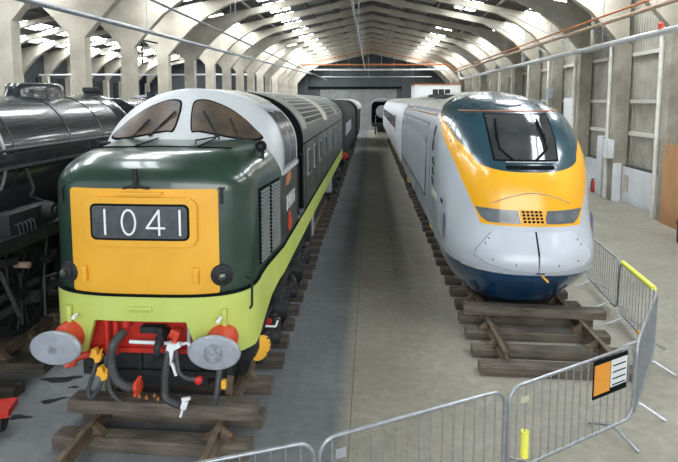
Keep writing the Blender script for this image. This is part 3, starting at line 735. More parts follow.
for i, (x, y) in enumerate(Q):
    k = 1.004; zt = band(x, y)[1]; ux = CD + (x - CD) * k; uy = y - .004 if y < 6.6 else y
    rr.append([(ux, uy, zt - .004), (ux, uy, zt + .022), (CD + (x - CD) * .97, y + .03, zt + .022), (CD + (x - CD) * .97, y + .03, zt - .004)])
b.rings(rr); b.build('band_edge', M['seam'], LOCO)
# recessed step in the apron, small bracket plates, hand grips
b = B(); b.patch(rrect(-.17, 1.585, .11, 1.66, .02), nf, .075, .03, 1, 2); st_ = b.build('apron_step', M['lime'], LOCO)
b = B(); b.patch(rrect(-.15, 1.595, .09, 1.625, .01), nf, .079, .012, 1, 2); b.build('step_recess', M['lime_side'], st_)
for u in (-.93, .95):
    b = B(); b.box(Vector(nf(u, 1.5)) + Vector((0, -.085, 0)), (.055, .05, .26), None, .01); b.build('apron_bracket', M['lime'], LOCO)
b = B(); p = Vector((CD - 1.2, 6.3, 0)); b.tube([p + Vector((0, -.02, 1.95)), p + Vector((-.1, -.12, 1.93)), p + Vector((-.1, -.14, 1.45)), p + Vector((0, -.04, 1.42))], .014, 6); b.build('hand_grip', M['black'], LOCO)
b = B(); p = Vector((CD + 1.19, 6.35, 0)); b.tube([p + Vector((-.02, -.02, 1.93)), p + Vector((.06, -.12, 1.93)), p + Vector((.06, -.14, 1.62)), p + Vector((.03, -.12, 1.58))], .016, 6); b.build('hand_grip', M['black'], LOCO)
# horns
for s, x in ((1, CD + 1.19), (-1, CD - 1.1)):
    b = B(); b.lathe((x, 7.12, 3.46), (s * .25, -1, 0), [(-.3, .035), (-.12, .04), (0, .085), (.01, .085), (.012, .07), (-.06, .03)], 18); b.cyl((x, 7.25, 3.2), (x, 7.25, 3.46), .025, seg=8); b.build('horn', M['black'], LOCO)
# buffers: shank, collar and oval head
for x in (-3.59, -1.745):
    b = B(); b.lathe((x, 6.15, 1.25), (0, -1, 0), [(0, .18), (.14, .18), (.18, .165), (.26, .155), (.28, .12), (.40, .11)], 24); bf = b.build('buffer_shank', M['orangered'], LOCO)
    b = B(); b.lathe((x, 5.82, 1.245), (0, -1, 0), [(0, .12), (.02, .27), (.06, .302), (.09, .302), (.108, .28), (.115, .15)], 44, .66); bh = b.build('buffer_head', M['buffer'], bf)
    b = B()
    if x > -2: b.lathe((x - .0, 5.705, 1.245), (0, -1, 0), [(-.004, .115), (.0025, .115)], 22, 1.0)
    else: b.box((x - .02, 5.705, 1.23), (.09, .006, .08), Matrix.Rotation(.3, 3, 'Y'), .002)
    b.build('grease_patch', M['bufgrease'], bh)
    b = B(); b.box((x + (.12 if x < -2 else -.0), 5.96, 1.535), (.035, .07, .05), Matrix.Rotation(.6, 3, 'Y')); b.build('lamp_clip', M['letter'], bf)
# red buffer beam and the fittings on it
b = B(); b.box2((CD - 1.05, 6.22, 1.0), (CD + 1.05, 6.32, 1.50)); b.box2((CD - 1.05, 6.18, 1.0), (CD + 1.05, 6.22, 1.06)); b.build('buffer_beam', M['red'], LOCO)
b = B()
for u in (-.50, -.39): b.cyl((CD + u, 6.10, 1.02), (CD + u, 6.10, 1.50), .032, seg=10)
b.cyl((CD - .27, 6.12, 1.36), (CD - .27, 6.12, 1.48), .05, seg=10); b.build('beam_pipe', M['red'], LOCO)
b = B(); b.box((CD + .04, 6.14, 1.33), (.26, .12, .08), None, .02); b.box((CD + .20, 6.05, 1.29), (.06, .16, .22), None, .02); b.cyl((CD + .20, 5.95, 1.29), (CD + .20, 6.2, 1.29), .05, seg=10)
b.tube([(CD + .2, 6.0, 1.28), (CD + .2, 5.90, 1.24), (CD + .2, 5.88, 1.14), (CD + .2, 5.96, 1.08)], .04, 8, 4); b.build('coupling_hook', M['grime'], LOCO)
b = B(); b.tube([(CD - .20, 6.05, 1.20), (CD + .46, 6.03, 1.20), (CD + .52, 6.02, 1.22), (CD + .62, 5.98, 1.10)], .022, 8); b.build('air_pipe', M['letter'], LOCO)
b = B(); b.tube([(CD + .52, 6.08, 1.48), (CD + .52, 6.05, 1.12), (CD + .60, 6.0, 1.04)], .026, 8); b.build('air_pipe', M['steel'], LOCO)
b = B(); b.tube([(CD - .46, 6.03, 1.02), (CD - .42, 6.0, 1.1), (CD - .40, 6.0, 1.18)], .022, 8); b.build('air_pipe', M['letter'], LOCO)
b = B(); b.box((CD + .36, 6.06, 1.32), (.12, .12, .10), Matrix.Rotation(.4, 3, 'Y'), .015); b.box((CD + .37, 6.02, 1.22), (.05, .06, .18)); b.build('brake_cock', M['orangered'], LOCO)
# hoses
def hose(pts, r, m='rubber'): b = B(); b.tube(pts, r, 10, 6); return b.build('hose', M[m], LOCO)
h = hose([(CD - .27, 6.06, 1.32), (CD - .34, 5.93, 1.22), (CD - .36, 5.90, 1.0), (CD - .30, 5.88, .82), (CD - .16, 5.86, .74), (CD - .05, 5.84, .76)], .052)
b = B(); b.lathe((CD - .06, 5.84, .76), (1, -.1, .1), [(0, .06), (.03, .085), (.06, .085), (.07, .04)], 10); b.box((CD - .03, 5.84, .76), (.04, .05, .24), Matrix.Rotation(.25, 3, 'Y')); b.build('hose_coupling', M['orangered'], h)
h = hose([(CD - .60, 6.05, .99), (CD - .64, 5.98, .80), (CD - .68, 5.95, .62), (CD - .64, 5.93, .55), (CD - .55, 5.94, .66), (CD - .50, 5.97, .80)], .026)
b = B()
for p in ((CD - .60, 6.02, 1.03), (CD - .50, 5.96, .84)):
    p = Vector(p); b.box(p, (.14, .07, .06), Matrix.Rotation(.3, 3, 'Y'), .01); b.box(p + Vector((0, 0, .01)), (.06, .08, .17), Matrix.Rotation(-.3, 3, 'Y'), .01); b.cyl(p + Vector((.06, -.04, .02)), p + Vector((.09, -.05, .1)), .014, seg=6)
b.build('hose_coupling', M['hosey'], h)
h = hose([(CD - .52, 6.08, 1.0), (CD - .45, 6.0, .72), (CD - .42, 5.97, .62), (CD - .34, 5.95, .54), (CD - .28, 5.95, .50)], .026)
h = hose([(CD + .30, 6.0, 1.18), (CD + .27, 5.95, .90), (CD + .26, 5.93, .66), (CD + .30, 5.9, .58), (CD + .44, 5.86, .54), (CD + .5, 5.84, .56)], .045)
b = B(); p = Vector((CD + .31, 6.0, 1.10)); b.box(p, (.10, .1, .26), Matrix.Rotation(.25, 3, 'Y'), .02); b.box(p + Vector((.09, -.03, .10)), (.10, .06, .06), Matrix.Rotation(-.5, 3, 'Y'), .01); b.box(p + Vector((.06, -.04, -.18)), (.035, .04, .16), Matrix.Rotation(-.3, 3, 'Y'), .01); b.build('hose_coupling', M['letter'], h)
b = B(); p = Vector((CD + .53, 5.82, .57)); b.box(p, (.07, .06, .10), Matrix.Rotation(.3, 3, 'Y'), .01); b.box(p + Vector((.02, 0, .07)), (.10, .03, .03), Matrix.Rotation(-.2, 3, 'Y')); b.box(p + Vector((-.03, -.01, -.09)), (.025, .03, .12), Matrix.Rotation(.3, 3, 'Y')); b.build('hose_coupling', M['letter'], h)
h = hose([(CD + .37, 6.02, 1.22), (CD + .42, 5.93, 1.02), (CD + .46, 5.9, .90), (CD + .56, 5.9, .84), (CD + .70, 5.9, .84)], .026)
b = B(); b.lathe((CD + .68, 5.9, .83), (0, -1, 0), [(-.02, .045), (.03, .045), (.04, .02)], 10); b.build('hose_coupling', M['red'], h)
h = hose([(CD + .88, 6.1, 1.0), (CD + .90, 5.95, .84), (CD + .89, 5.9, .68), (CD + .86, 5.88, .54)], .036)
b = B(); b.box((CD + .98, 5.88, .80), (.05, .06, .10), None, .01); b.build('hose_coupling', M['hosey'], h)
b = B(); b.tube([(CD - .64, 6.16, 1.0), (CD - .8, 6.0, 1.02), (CD - .93, 5.92, .94)], .045, 8, 4); b.box((CD - .86, 5.94, 1.0), (.12, .07, .1), Matrix.Rotation(.5, 3, 'Y'), .01); b.build('cable_socket', M['orangered'], LOCO)
# black drag box and gear below the beam
b = B(); b.box2((CD - .95, 6.34, .62), (CD + .95, 6.6, 1.02)); b.box2((CD - .6, 6.5, .42), (CD + .6, 6.9, .66)); b.build('drag_box', M['grime'], LOCO)
b = B()
for u in (-.75, -.2, .15, .55, .85): b.box((CD + u, 6.32, .82), (.05, .05, .36))
b.box((CD, 6.3, .70), (1.7, .04, .05)); b.build('drag_box_ribs', M['black'], LOCO)
for s in (-1, 1):
    b = B(); b.box((CD + .15 + s * .77, 6.32, .50), (.08, .05, .32), Matrix.Rotation(s * .12, 3, 'Y')); b.build('rail_guard', M['rail'], LOCO)
# bogies
def wheel(b, x, y, z, r, w=.12):
    b.lathe((x - w / 2, y, z), (1, 0, 0), [(0, r * .45), (0, r * .5), (.02, r * .86), (.01, r), (w * .75, r), (w * .78, r + .03), (w, r + .03), (w, r * .8), (w * .8, r * .5), (w, r * .2)], 28)
def bogie(parent, cx, y0, axles, r, gauge, name='bogie', fx=1.02, top=1.25, yellow=False, mm='grime'):
    bg = B()
    for s in (-1, 1):
        ya, yb = y0 - .7, y0 + axles[-1] + .7
        bg.box2((cx + s * fx - .06, ya, .85), (cx + s * fx + .06, yb, 1.08), .02)
        for a in axles: bg.box2((cx + s * fx - .05, y0 + a - .22, .5), (cx + s * fx + .05, y0 + a + .22, .9), .02)
    for q in (y0 - .5, y0 + axles[-1] + .5, y0 + (axles[0] + axles[-1]) / 2 + .25): bg.box2((cx - fx, q - .08, .75), (cx + fx, q + .08, 1.0))
    o = bg.build(name, M[mm], parent)
    for a in axles:
        for s in (-1, 1):
            w = B()
            w.lathe((cx + s * (gauge / 2 + .06), y0 + a, .3 + r + .004), (-s, 0, 0), [(.02, r * .2), (0, r * .5), (.02, r * .86), (.004, r), (.103, r), (.108, r + .026), (.132, r + .026), (.136, r * .8), (.12, r * .5), (.13, r * .2)], 28)
            w.build('wheel', M['grime'], o)
            w = B(); w.lathe((cx + s * (fx + .05), y0 + a, .3 + r), (s, 0, 0), [(0, .17), (.10, .17), (.13, .13), (.2, .12), (.21, .05)], 16)
            w.build('axle_box', M['black'], o)
            for q in (-.3, .3):
                w = B(); w.lathe((cx + s * (fx + .1), y0 + a + q, .72), (0, 0, 1), [p for k in range(5) for p in ((k * .065, .05), (k * .065 + .02, .075), (k * .065 + .04, .05))], 10)
                w.build('coil_spring', M['black'], o)
        w = B(); w.cyl((cx - gauge / 2, y0 + a, .3 + r), (cx + gauge / 2, y0 + a, .3 + r), .08, seg=10); w.build('axle', M['grime'], o)
    # brake cylinders and rods
    for s in (-1, 1):
        for a, c in zip(axles, axles[1:]):
            m = y0 + (a + c) / 2
            w = B(); w.cyl((cx + s * (fx + .06), m - .25, .98), (cx + s * (fx + .28), m - .25, .95), .13, seg=14); w.build('brake_cylinder', M['grime'], o)
            w = B(); w.cyl((cx + s * (fx + .2), m - .35, .7), (cx + s * (fx + .2), m + .4, .62), .03, seg=8); w.build('brake_rod', M['black'], o)
            w = B(); w.box((cx + s * (fx + .12), m + .2, .75), (.08, .1, .5), Matrix.Rotation(.2, 3, 'X')); w.build('brake_lever', M['grime'], o)
            w = B(); w.box((cx + s * (fx + .1), m - .05, 1.12), (.14, .5, .1), Matrix.Rotation(-.1, 3, 'X'), .01); w.build('brake_hanger', M['grime'], o)
    return o
bogie(LOCO, -2.51, 7.15, (0, 1.75, 3.7), .53, 1.52, yellow=True)
bogie(LOCO, -2.51, 19.2, (0, 1.75, 3.7), .53, 1.52)
b = B(); b.tube([(-2.51 + 1.1, 7.0, 1.02), (-2.51 + 1.24, 7.0, 1.02), (-2.51 + 1.26, 7.05, 1.08)], .014, 6); b.build('sand_pipe', M['letter'], LOCO)
b = B(); b.box((-2.51 + 1.12, 7.15, 1.0), (.05, .14, .08)); b.build('red_lever', M['red'], LOCO)
b = B(); b.lathe((-2.51 + 1.06, 6.75, .84), (1, -.9, 0), [(0, .16), (.03, .17), (.05, .12)], 18); b.build('yellow_cap', M['hosey'], LOCO)
b = B(); b.box2((CD - 1.15, 12.6, .75), (CD + 1.15, 17.8, 1.5), .05); b.build('fuel_tank', M['grime'], LOCO)
b = B(); b.box2((CD - .5, 6.6, 1.05), (CD + .5, YB, 1.6)); b.build('underframe', M['grime'], LOCO)
for q in (11.7, 12.2, 18.1): 
    b = B(); b.box((CD + 1.2, q, 1.2), (.3, .34, .46), None, .03); b.build('equipment_box', M['black' if q < 12 else 'steel'], LOCO)
# ================================================================== HIGH-SPEED TRAIN
EX = 2.80; EY = 8.9
EU = empty('high_speed_train', (EX, EY, .3), 'sleek light grey high-speed power car with yellow nose, dark blue windscreen hood and blue spoiler', 'train')
YF = [(.3, 9.95), (.6, 9.6), (.9, 9.25), (1.15, 9.0), (1.3, 8.95), (1.5, 9.0), (1.85, 9.22), (2.1, 9.3), (2.4, 9.36), (2.7, 9.45), (3.02, 9.62), (3.4, 9.98), (3.79, 10.45), (4.05, 11.2), (4.2, 12.1), (4.27, 13.0)]
def eyf(z): return sum(interp(YF, z + d) for d in (-.06, -.03, 0, .03, .06)) / 5
def EW(z):
    if z < 1.2: return interp([(.3, .80), (.6, 1.14), (.9, 1.30), (1.2, 1.39)], z)
    if z < 2.4: return interp([(1.2, 1.39), (1.6, 1.42), (2.4, 1.41)], z)
    return 1.41 * max(0, 1 - ((z - 2.4) / 1.87) ** 4) ** (1 / 2.2)
def ES(x, z): w = max(EW(z), 1e-4); return eyf(z) + 2.0 * w / 1.41 * supx(abs(x - EX) / w, 2.5)
ef = lambda u, v: (EX + u, ES(EX + u, v), v)
def livery():
    m = bpy.data.materials.new('train_livery'); m.use_nodes = True; nt = m.node_tree; L = nt.links.new; bs = nt.nodes['Principled BSDF']
    bs.inputs['Roughness'].default_value = .27; bs.inputs['Coat Weight'].default_value = .45; bs.inputs['Coat Roughness'].default_value = .08
    tc = nt.nodes.new('ShaderNodeTexCoord'); sp = nt.nodes.new('ShaderNodeSeparateXYZ'); L(tc.outputs['Object'], sp.inputs[0])
    def mth(op, a, b_=None, clamp=False):
        n = nt.nodes.new('ShaderNodeMath'); n.operation = op; n.use_clamp = clamp
        for i, q in enumerate((a, b_)):
            if q is None: continue
            if isinstance(q, (int, float)): n.inputs[i].default_value = q
            else: L(q, n.inputs[i])
        return n.outputs[0]
    yw = mth('ADD', sp.outputs[1], EY); zw = mth('ADD', sp.outputs[2], .3)
    zn = mth('DIVIDE', mth('SUBTRACT', zw, 1.5), 3.0, True)
    def curve(pts):
        n = nt.nodes.new('ShaderNodeFloatCurve'); c = n.mapping.curves[0]; P = [((z - 1.5) / 3.0, (y - 8.9) / 6.0) for z, y in pts]
        while len(c.points) < len(P): c.points.new(.5, .5)
        for p, q in zip(c.points, P): p.location = q
        n.mapping.update(); L(zn, n.inputs['Value']); return mth('ADD', mth('MULTIPLY', n.outputs[0], 6.0), 8.9)
    yel = curve([(1.5, 9.3), (1.91, 9.50), (2.29, 9.73), (2.55, 9.93), (2.98, 10.41), (3.37, 11.24), (3.62, 11.9), (3.80, 12.75), (4.2, 12.8), (4.5, 12.8)])
    blu = curve([(1.5, 8.9), (2.76, 9.30), (2.83, 9.55), (2.93, 9.80), (3.15, 10.14), (3.33, 10.56), (3.57, 11.2), (3.81, 12.6), (4.15, 13.6), (4.5, 13.6)])
    st = lambda a, b_: mth('MULTIPLY', mth('SUBTRACT', a, b_), 60.0, True)
    my = mth('MULTIPLY', mth('MULTIPLY', st(yel, yw), st(zw, 1.915), True), st(3.86, zw), True)
    mb = mth('MULTIPLY', st(blu, yw), st(zw, 2.80), True)
    mr = mth('MULTIPLY', st(zw, 3.86), mth('SUBTRACT', 1.0, mb), True)
    n = nt.nodes.new('ShaderNodeTexNoise'); n.inputs['Scale'].default_value = 1.3; n.inputs['Detail'].default_value = 5; L(tc.outputs['Object'], n.inputs['Vector'])
    def ramp(c1, c2, p0=.35, p1=.65):
        r = nt.nodes.new('ShaderNodeValToRGB'); r.color_ramp.elements[0].position = p0; r.color_ramp.elements[1].position = p1
        r.color_ramp.elements[0].color = (*c1, 1); r.color_ramp.elements[1].color = (*c2, 1); L(n.outputs[0], r.inputs[0]); return r.outputs[0]
    def mix(f, a, b_):
        x = nt.nodes.new('ShaderNodeMix'); x.data_type = 'RGBA'; L(f, x.inputs[0]); L(a, x.inputs[6]); L(b_, x.inputs[7]); return x.outputs[2]
    col = ramp((.43, .475, .535), (.48, .525, .58))
    col = mix(mr, col, ramp((.34, .34, .305), (.48, .475, .42)))
    col = mix(my, col, ramp((.78, .385, .012), (.84, .43, .022)))
    col = mix(mb, col, ramp((.018, .050, .070), (.024, .062, .084)))
    L(col, bs.inputs['Base Color'])
    L(mth('ADD', .25, mth('MULTIPLY', mr, .4)), bs.inputs['Roughness']); L(mth('SUBTRACT', .45, mth('MULTIPLY', mr, .45)), bs.inputs['Coat Weight'])
    return m
M['livery'] = livery()
ER = 24.3
def eshell(zs, name, m, yr, yrw=1.0, cap0=True, cap1=True):
    b = B(); rr = []
    for z in zs:
        w = max(EW(z), .01); rr.append([(x, y, z) for x, y in outline(EX, eyf(z), w, 2.0 * w / 1.41, 2.5, yr, w * yrw, 46, 8)])
    b.rings(rr, True, cap0, cap1); return b.build(name, M[m], EU, sharp=50)
zs = [1.16, 1.22, 1.3, 1.4, 1.5, 1.6, 1.75, 1.9, 2.05, 2.2, 2.4, 2.6, 2.8, 3.0, 3.15, 3.3, 3.4, 3.5, 3.6, 3.7, 3.79, 3.86, 3.92, 3.98, 4.03, 4.08, 4.12, 4.16, 4.19, 4.22, 4.24, 4.255, 4.265, 4.27]
eshell(zs, 'body_shell', 'livery', ER)
eshell([.38, .45, .55, .65, .78, .9, 1.02, 1.12, 1.155], 'spoiler', 'spoiler', 12.3, 1.0)
# grey lip over the spoiler
# windscreen
ws = [(-.58, 3.03), (.48, 3.03), (.53, 3.40), (.53, 3.80), (-.60, 3.80), (-.60, 3.4)]
b = B(); b.patch(dense([(u * 1.06, 3.41 + (v - 3.41) * 1.06) for u, v in ws], .1), ef, .006, .02, 1, 6); wr_ = b.build('windscreen_rubber', M['seam'], EU)
b = B(); b.patch(dense(ws, .1), ef, .012, .02, 1, 6); b.build('windscreen', M['glass'], EU)
for s in (-1, 1):
    ua, ub, uc = ((-.28, -.50, -.47) if s < 0 else (.08, .32, .29))
    p0 = Vector(ef(ua, 3.0)) + Vector((0, -.03, .02)); p1 = Vector(ef(ub, 3.2)) + Vector((0, -.07, .02)); p2 = Vector(ef(ub, 3.42)) + Vector((0, -.06, .02)); p3 = Vector(ef(uc, 3.70)) + Vector((0, -.05, .02))
    b = B(); b.tube([p0, p1, p2], .019, 6); b.tube([p2 - (p3 - p2) * .25, p3], .024, 6); b.box(p2, (.05, .04, .07)); b.build('wiper', M['seam'], EU)
b = B(); b.tube([Vector(ef(-.42 + .84 * k / 8, 2.985)) + Vector((0, -.02, .01)) for k in range(9)], .014, 6); b.build('wiper_rail', M['steel'], EU)
b = B(); b.patch(rrect(-.42, 2.87, .42, 2.935, .03), ef, .01, .02, 1, 3); b.build('demister_grille', M['seam'], EU)
# orange seam line round the hood, round hatch above the windscreen
b = B(); b.tube([Vector(ef(-1.0 + 2.0 * k / 24, 3.87 + .02 * math.cos(k / 24 * math.pi * 2) * 0)) + Vector((0, -.004, .006)) for k in range(25)], .012, 6); b.build('hood_seam', M['orange'], EU)
b = B(); b.patch([(.30 * math.cos(2 * math.pi * k / 28) - .03, 4.04 + .075 * math.sin(2 * math.pi * k / 28)) for k in range(28)], ef, .018, .03, 1, 4); hb_ = b.build('roof_hatch', M['lamp'], EU)
# headlights and centre grille
hl = [(-.93, 2.20), (-.26, 2.185), (-.215, 1.965), (-.74, 1.965), (-.84, 2.03)]
for s in (-1, 1):
    P = list(hl)
    if s > 0: P = [(-u - .03, v) for u, v in hl][::-1]
    b = B(); b.patch(dense(P, .1), ef, .010, .02, 1, 5); h = b.build('headlight', M['lamp'], EU)
    c = sum(p[0] for p in P) / len(P)
    for k in (-.12, .17):
        b = B(); b.patch([(c + s * k + .085 * math.cos(2 * math.pi * q / 20), 2.08 + .075 * math.sin(2 * math.pi * q / 20)) for q in range(20)], ef, .014, .01, 1, 3); b.build('lamp_lens', M['lens2'], h)
b = B(); b.patch(dense([(-.235, 2.20), (.175, 2.20), (.21, 1.955), (-.185, 1.955)], .08), ef, .012, .02, 1, 3); g = b.build('nose_grille', M['yellow'], EU)
b = B()
for i in range(5):
    for j in range(4):
        u = -.175 + .072 * i + .009 * j; v = 2.165 - .055 * j; b.patch(rrect(u - .024, v - .019, u + .024, v + .019, .006, 2), ef, .016, .006, 1, 1)
b.build('grille_holes', M['seam'], g)
# hood outline above the headlights
b = B(); b.tube([Vector(ef(-.66 + 1.32 * k / 16, 2.30 + .18 * math.sin(math.pi * k / 16))) + Vector((0, .002, 0)) for k in range(17)], .009, 6); b.build('hood_joint', M['brownpipe'], EU)
# coupler doors: two panels with a dark gap
dl = [(-.015, 1.83), (-.62, 1.845), (-.72, 1.80), (-.95, 1.52), (-.99, 1.40), (-.80, 1.30), (-.45, 1.24), (-.005, 1.20)]
for s in (-1, 1):
    P = [(u + .02 if s < 0 else -u + .02, v) for u, v in dl]
    b = B(); b.patch(dense([(u * 1.012 if abs(u) > .1 else u + s * -.012, 1.52 + (v - 1.52) * 1.035) for u, v in P], .09), ef, .003, .02, 1, 5, (s * .4, 1.5)); b.build('door_gap', M['seam'], EU)
    b = B(); b.patch(dense(P, .09), ef, .014, .02, 1, 6, (s * .4, 1.52)); cd = b.build('coupler_door', M['eugrey'], EU)
    b = B()
    for u, v in ((.80, 1.62), (.70, 1.38), (.35, 1.33), (.74, 1.70)):
        b.patch([(s * u + .012 * math.cos(k * math.pi / 4), v + .012 * math.sin(k * math.pi / 4)) for k in range(8)], ef, .018, .006, 1, 1)
    b.build('door_screw', M['seam'], cd)
b = B(); b.patch(dense([(.005, 1.84), (.032, 1.84), (.046, 1.19), (.012, 1.19)], .08), ef, .017, .012, 1, 1); b.build('door_seam', M['seam'], EU)
b = B(); p = Vector(ef(.06, 1.17)); b.cyl(p + Vector((0, .05, .0)), p + Vector((.10, -.10, -.10)), .018, seg=8); b.build('pull_rod', M['hosey'], EU)
b = B(); b.box(Vector(ef(.05, 1.19)) + Vector((0, 0, 0)), (.14, .04, .02)); b.build('door_latch', M['seam'], EU)
b = B(); rr = []
for k in range(41):
    u = -1.15 + 2.3 * k / 40; p = Vector(ef(u, 1.165)); rr.append(p + Vector((0, -.004, -.006)))
b.tube(rr, .016, 6); b.build('shell_lip', M['steel'], EU)
# side fittings on the visible left flank and its mirror
for s in (-1, 1):
    f = (lambda s: lambda y, v: (EX + s * EW(v), y, v))(s)
    b = B(); b.patch(dense([(13.6, 1.72), (23.8, 1.72), (23.8, 3.50), (13.6, 3.50)], .5), f, .008, .016, s, 2); sp_ = b.build('side_panel', M['eudark'], EU)
    b = B()
    for y in (13.6, 23.8): b.patch([(y - .02, 1.7), (y + .02, 1.7), (y + .02, 3.52), (y - .02, 3.52)], f, .014, .02, s, 2)
    for z in (1.70, 3.51): b.patch(dense([(13.6, z - .008), (23.8, z - .008), (23.8, z + .008), (13.6, z + .008)], 1), f, .014, .02, s, 1)
    b.build('panel_frame', M['seam'], sp_)
    b = B(); b.patch(rrect(12.05, 2.95, 12.28, 3.52, .09), f, .012, .02, s, 2); b.build('cab_door_window', M['glass'], EU)
    b = B()
    for y in (11.75, 12.75): b.patch([(y - .006, 1.5), (y + .006, 1.5), (y + .006, 3.62), (y - .006, 3.62)], f, .004, .01, s, 4)
    b.build('door_line', M['seam'], EU)
    # three slanted operators' marks
    b = B()
    for k, (y, z) in enumerate(((11.95, 2.72), (11.98, 2.50), (12.0, 2.28))):
        y -= .0
        b.patch([(y - .22, z - .08), (y + .02, z + .0), (y + .04, z - .08), (y + .30, z + .09), (y + .02, z + .09), (y - .02, z + .03)], f, .010, .008, s, 1)
    b.build('flank_mark', M['seam'], EU)
    b = B()
    for k in range(7): b.patch([(11.2 + k * .14, 1.98), (11.235 + k * .14, 1.98), (11.28 + k * .14, 2.14), (11.24 + k * .14, 2.12)], f, .006, .006, s, 1)
    b.build('faded_lettering', M['faded'], EU)
    if s < 0: text('side_number', '3204', 10.62, 2.10, .055, .075, .085, .012, f, EU, M['seam'], .008, s, -1 if s < 0 else 1)
    b = B(); b.tube([(EX + s * (EW(3.74) + .01), 12.9 + (ER - 12.9) * k / 10, 3.74) for k in range(11)], .03, 6); b.build('gutter_rail', M['brownpipe'], EU)
    b = B(); b.tube([(EX + s * (EW(interp([(2.0, 2.0), (3.4, 3.4)], z)) + .004), y + .10, z) for z, y in ((2.29, 9.73), (2.55, 9.93), (2.98, 10.41), (3.37, 11.24))], .010, 6)
    b.bm.clear(); b.bm.free()
    # access panel line near the nose
    b = B(); b.patch(rrect(10.3, 1.45, 11.0, 1.95, .08), f, .0035, .006, s, 2); ap = b.build('access_panel', M['eugrey'], EU)
# roof equipment
def eroof(x, y): 
    z = 2.4 + 1.87 * max(0, 1 - (abs(x - EX) / 1.41) ** 2.2) ** (1 / 4); return z
for (x0, x1, y0, y1, m) in ((-.9, .9, 13.9, 16.4, 'euroof'), (-.85, .85, 16.9, 19.6, 'steel'), (-.8, .8, 20.2, 23.6, 'euroof')):
    b = B(); N = 8; rr = []
    for k in range(N + 1):
        x = x0 + (x1 - x0) * k / N; z = eroof(EX + x, 0); rr.append([(EX + x, y0, z - .02), (EX + x, y1, z - .02), (EX + x, y1, z + .035), (EX + x, y0, z + .035)])
    b.rings(rr); b.build('roof_panel', M[m], EU)
for (x, y) in ((-.75, 15.2), (-.6, 18.3)):
    b = B(); b.box((EX + x, y, eroof(EX + x, y) + .03), (.34, 2.3, .10), None, .03); b.build('roof_box', M['black'], EU)
bogie(EU, 2.85, 11.75, (0, 1.9), .46, 1.58, mm='grime')
bogie(EU, 2.85, 19.8, (0, 1.9), .46, 1.58)
b = B(); b.box2((EX - 1.38, 12.35, 1.10), (EX - 1.22, 12.85, 1.32), .03); b.build('damper_bracket', M['hosey'], EU)
b = B(); b.box2((EX - 1.37, 20.5, .95), (EX - 1.2, 20.95, 1.25), .03); b.build('damper_bracket', M['hosey'], EU)
b = B(); b.box2((EX - .9, 10.6, .6), (EX + .9, ER - .1, 1.25)); b.build('underframe', M['grime'], EU)
b = B(); b.box2((EX - 1.25, 15.2, .7), (EX + 1.25, 18.4, 1.2), .04); b.build('underfloor_box', M['grime'], EU)

# coach coupled behind
C2 = empty('passenger_coach', (EX, 24.9, .3), 'white passenger coach coupled behind the high-speed power car', 'coach')
b = B(); rr = []
cs = [(-1.38, 1.2), (1.38, 1.2), (1.41, 1.8), (1.41, 2.9), (1.32, 3.45), (1.05, 3.85), (.55, 4.1), (0, 4.18), (-.55, 4.1), (-1.05, 3.85), (-1.32, 3.45), (-1.41, 2.9), (-1.41, 1.8)]
for y in (24.75, 25, 43, 61.8, 62): rr.append([(EX + u, y, v) for u, v in cs])
b.rings(rr); b.build('body', M['coachwhite'], C2, sharp=50)
b = B(); b.prism([(-1.0, 3.9), (1.0, 3.9), (.9, 4.02), (.5, 4.15), (0, 4.22), (-.5, 4.15), (-.9, 4.02)], lambda u, v, t: (EX + u, t, v), 25.2, 61.5); b.build('roof_panel', M['euroof'], C2)
b = B(); b.box2((EX - 1.1, 24.35, 1.3), (EX + 1.1, 24.75, 3.9)); b.build('gangway', M['seam'], C2)
for s in (-1, 1):
    b = B(); b.box2((EX + s * 1.405, 30.6, 2.3), (EX + s * 1.425, 31.2, 3.25)); dd = b.build('door', M['orange'], C2)
    for k in range(7):
        y = 31.4 + k * 4.1; b = B(); b.box2((EX + s * 1.40, y, 2.45), (EX + s * 1.425, y + 3.3, 3.15), .01); b.build('window', M['glass'], C2)
    b = B(); b.box2((EX + s * 1.38, 24.8, 1.2), (EX + s * 1.415, 62, 1.34)); b.build('sill_band', M['brownpipe'], C2)
bogie(C2, 2.85, 27.3, (0, 2.2), .46, 1.58); bogie(C2, 2.85, 57, (0, 2.2), .46, 1.58)
b = B(); b.box2((EX - .9, 25, .75), (EX + .9, 61.8, 1.22)); b.build('underframe', M['grime'], C2)

# ================================================================== BLACK STEAM ENGINE (left)
def steam(name, label, cx, yfr, yrr, r, za, dome_y, cabside=None, gz=2.12, wheels=(), first=True):
    t = empty(name, (cx, yfr, .3), label, 'locomotive')
    b = B(); b.lathe((cx, yfr, za), (0, 1, 0), [(0, r * .98), (.02, r), (yrr - yfr - .02, r), (yrr - yfr, r * .97)], 56); b.build('boiler', M['gloss_black'], t, sharp=30)
    L = yrr - yfr; k = 0
    for q in ([2.05, 2.32, 3.9, 5.1] if first else [1.2, 2.6, 4.4, 6.4]):
        if q < L: b = B(); b.lathe((cx, yfr + q, za), (0, 1, 0), [(0, r), (.003, r + .013), (.05, r + .013), (.053, r)], 56); b.build('boiler_band', M['steel'] if first and q == 2.05 else M['gloss_black'], t)
    return t
SX = -6.4
S1 = steam('steam_locomotive', 'large glossy black steam locomotive with a low wide dome, at the left edge', SX, 5.6, 11.9, .98, 3.17, 10)
def boilz(x): return 3.17 + math.sqrt(max(0, .98 ** 2 - (x - SX) ** 2))
b = B()  # flat oval dome saddle
rr = []
for z, k in ((4.0, 1.08), (4.16, 1.02), (4.24, .98), (4.32, .97), (4.37, .90), (4.395, .6), (4.40, .1)):
    rr.append([(SX + .34 * k * math.cos(2 * math.pi * i / 32), 10.05 + .78 * k * math.sin(2 * math.pi * i / 32), z) for i in range(32)])
b.rings(rr); b.build('dome', M['gloss_black'], S1)
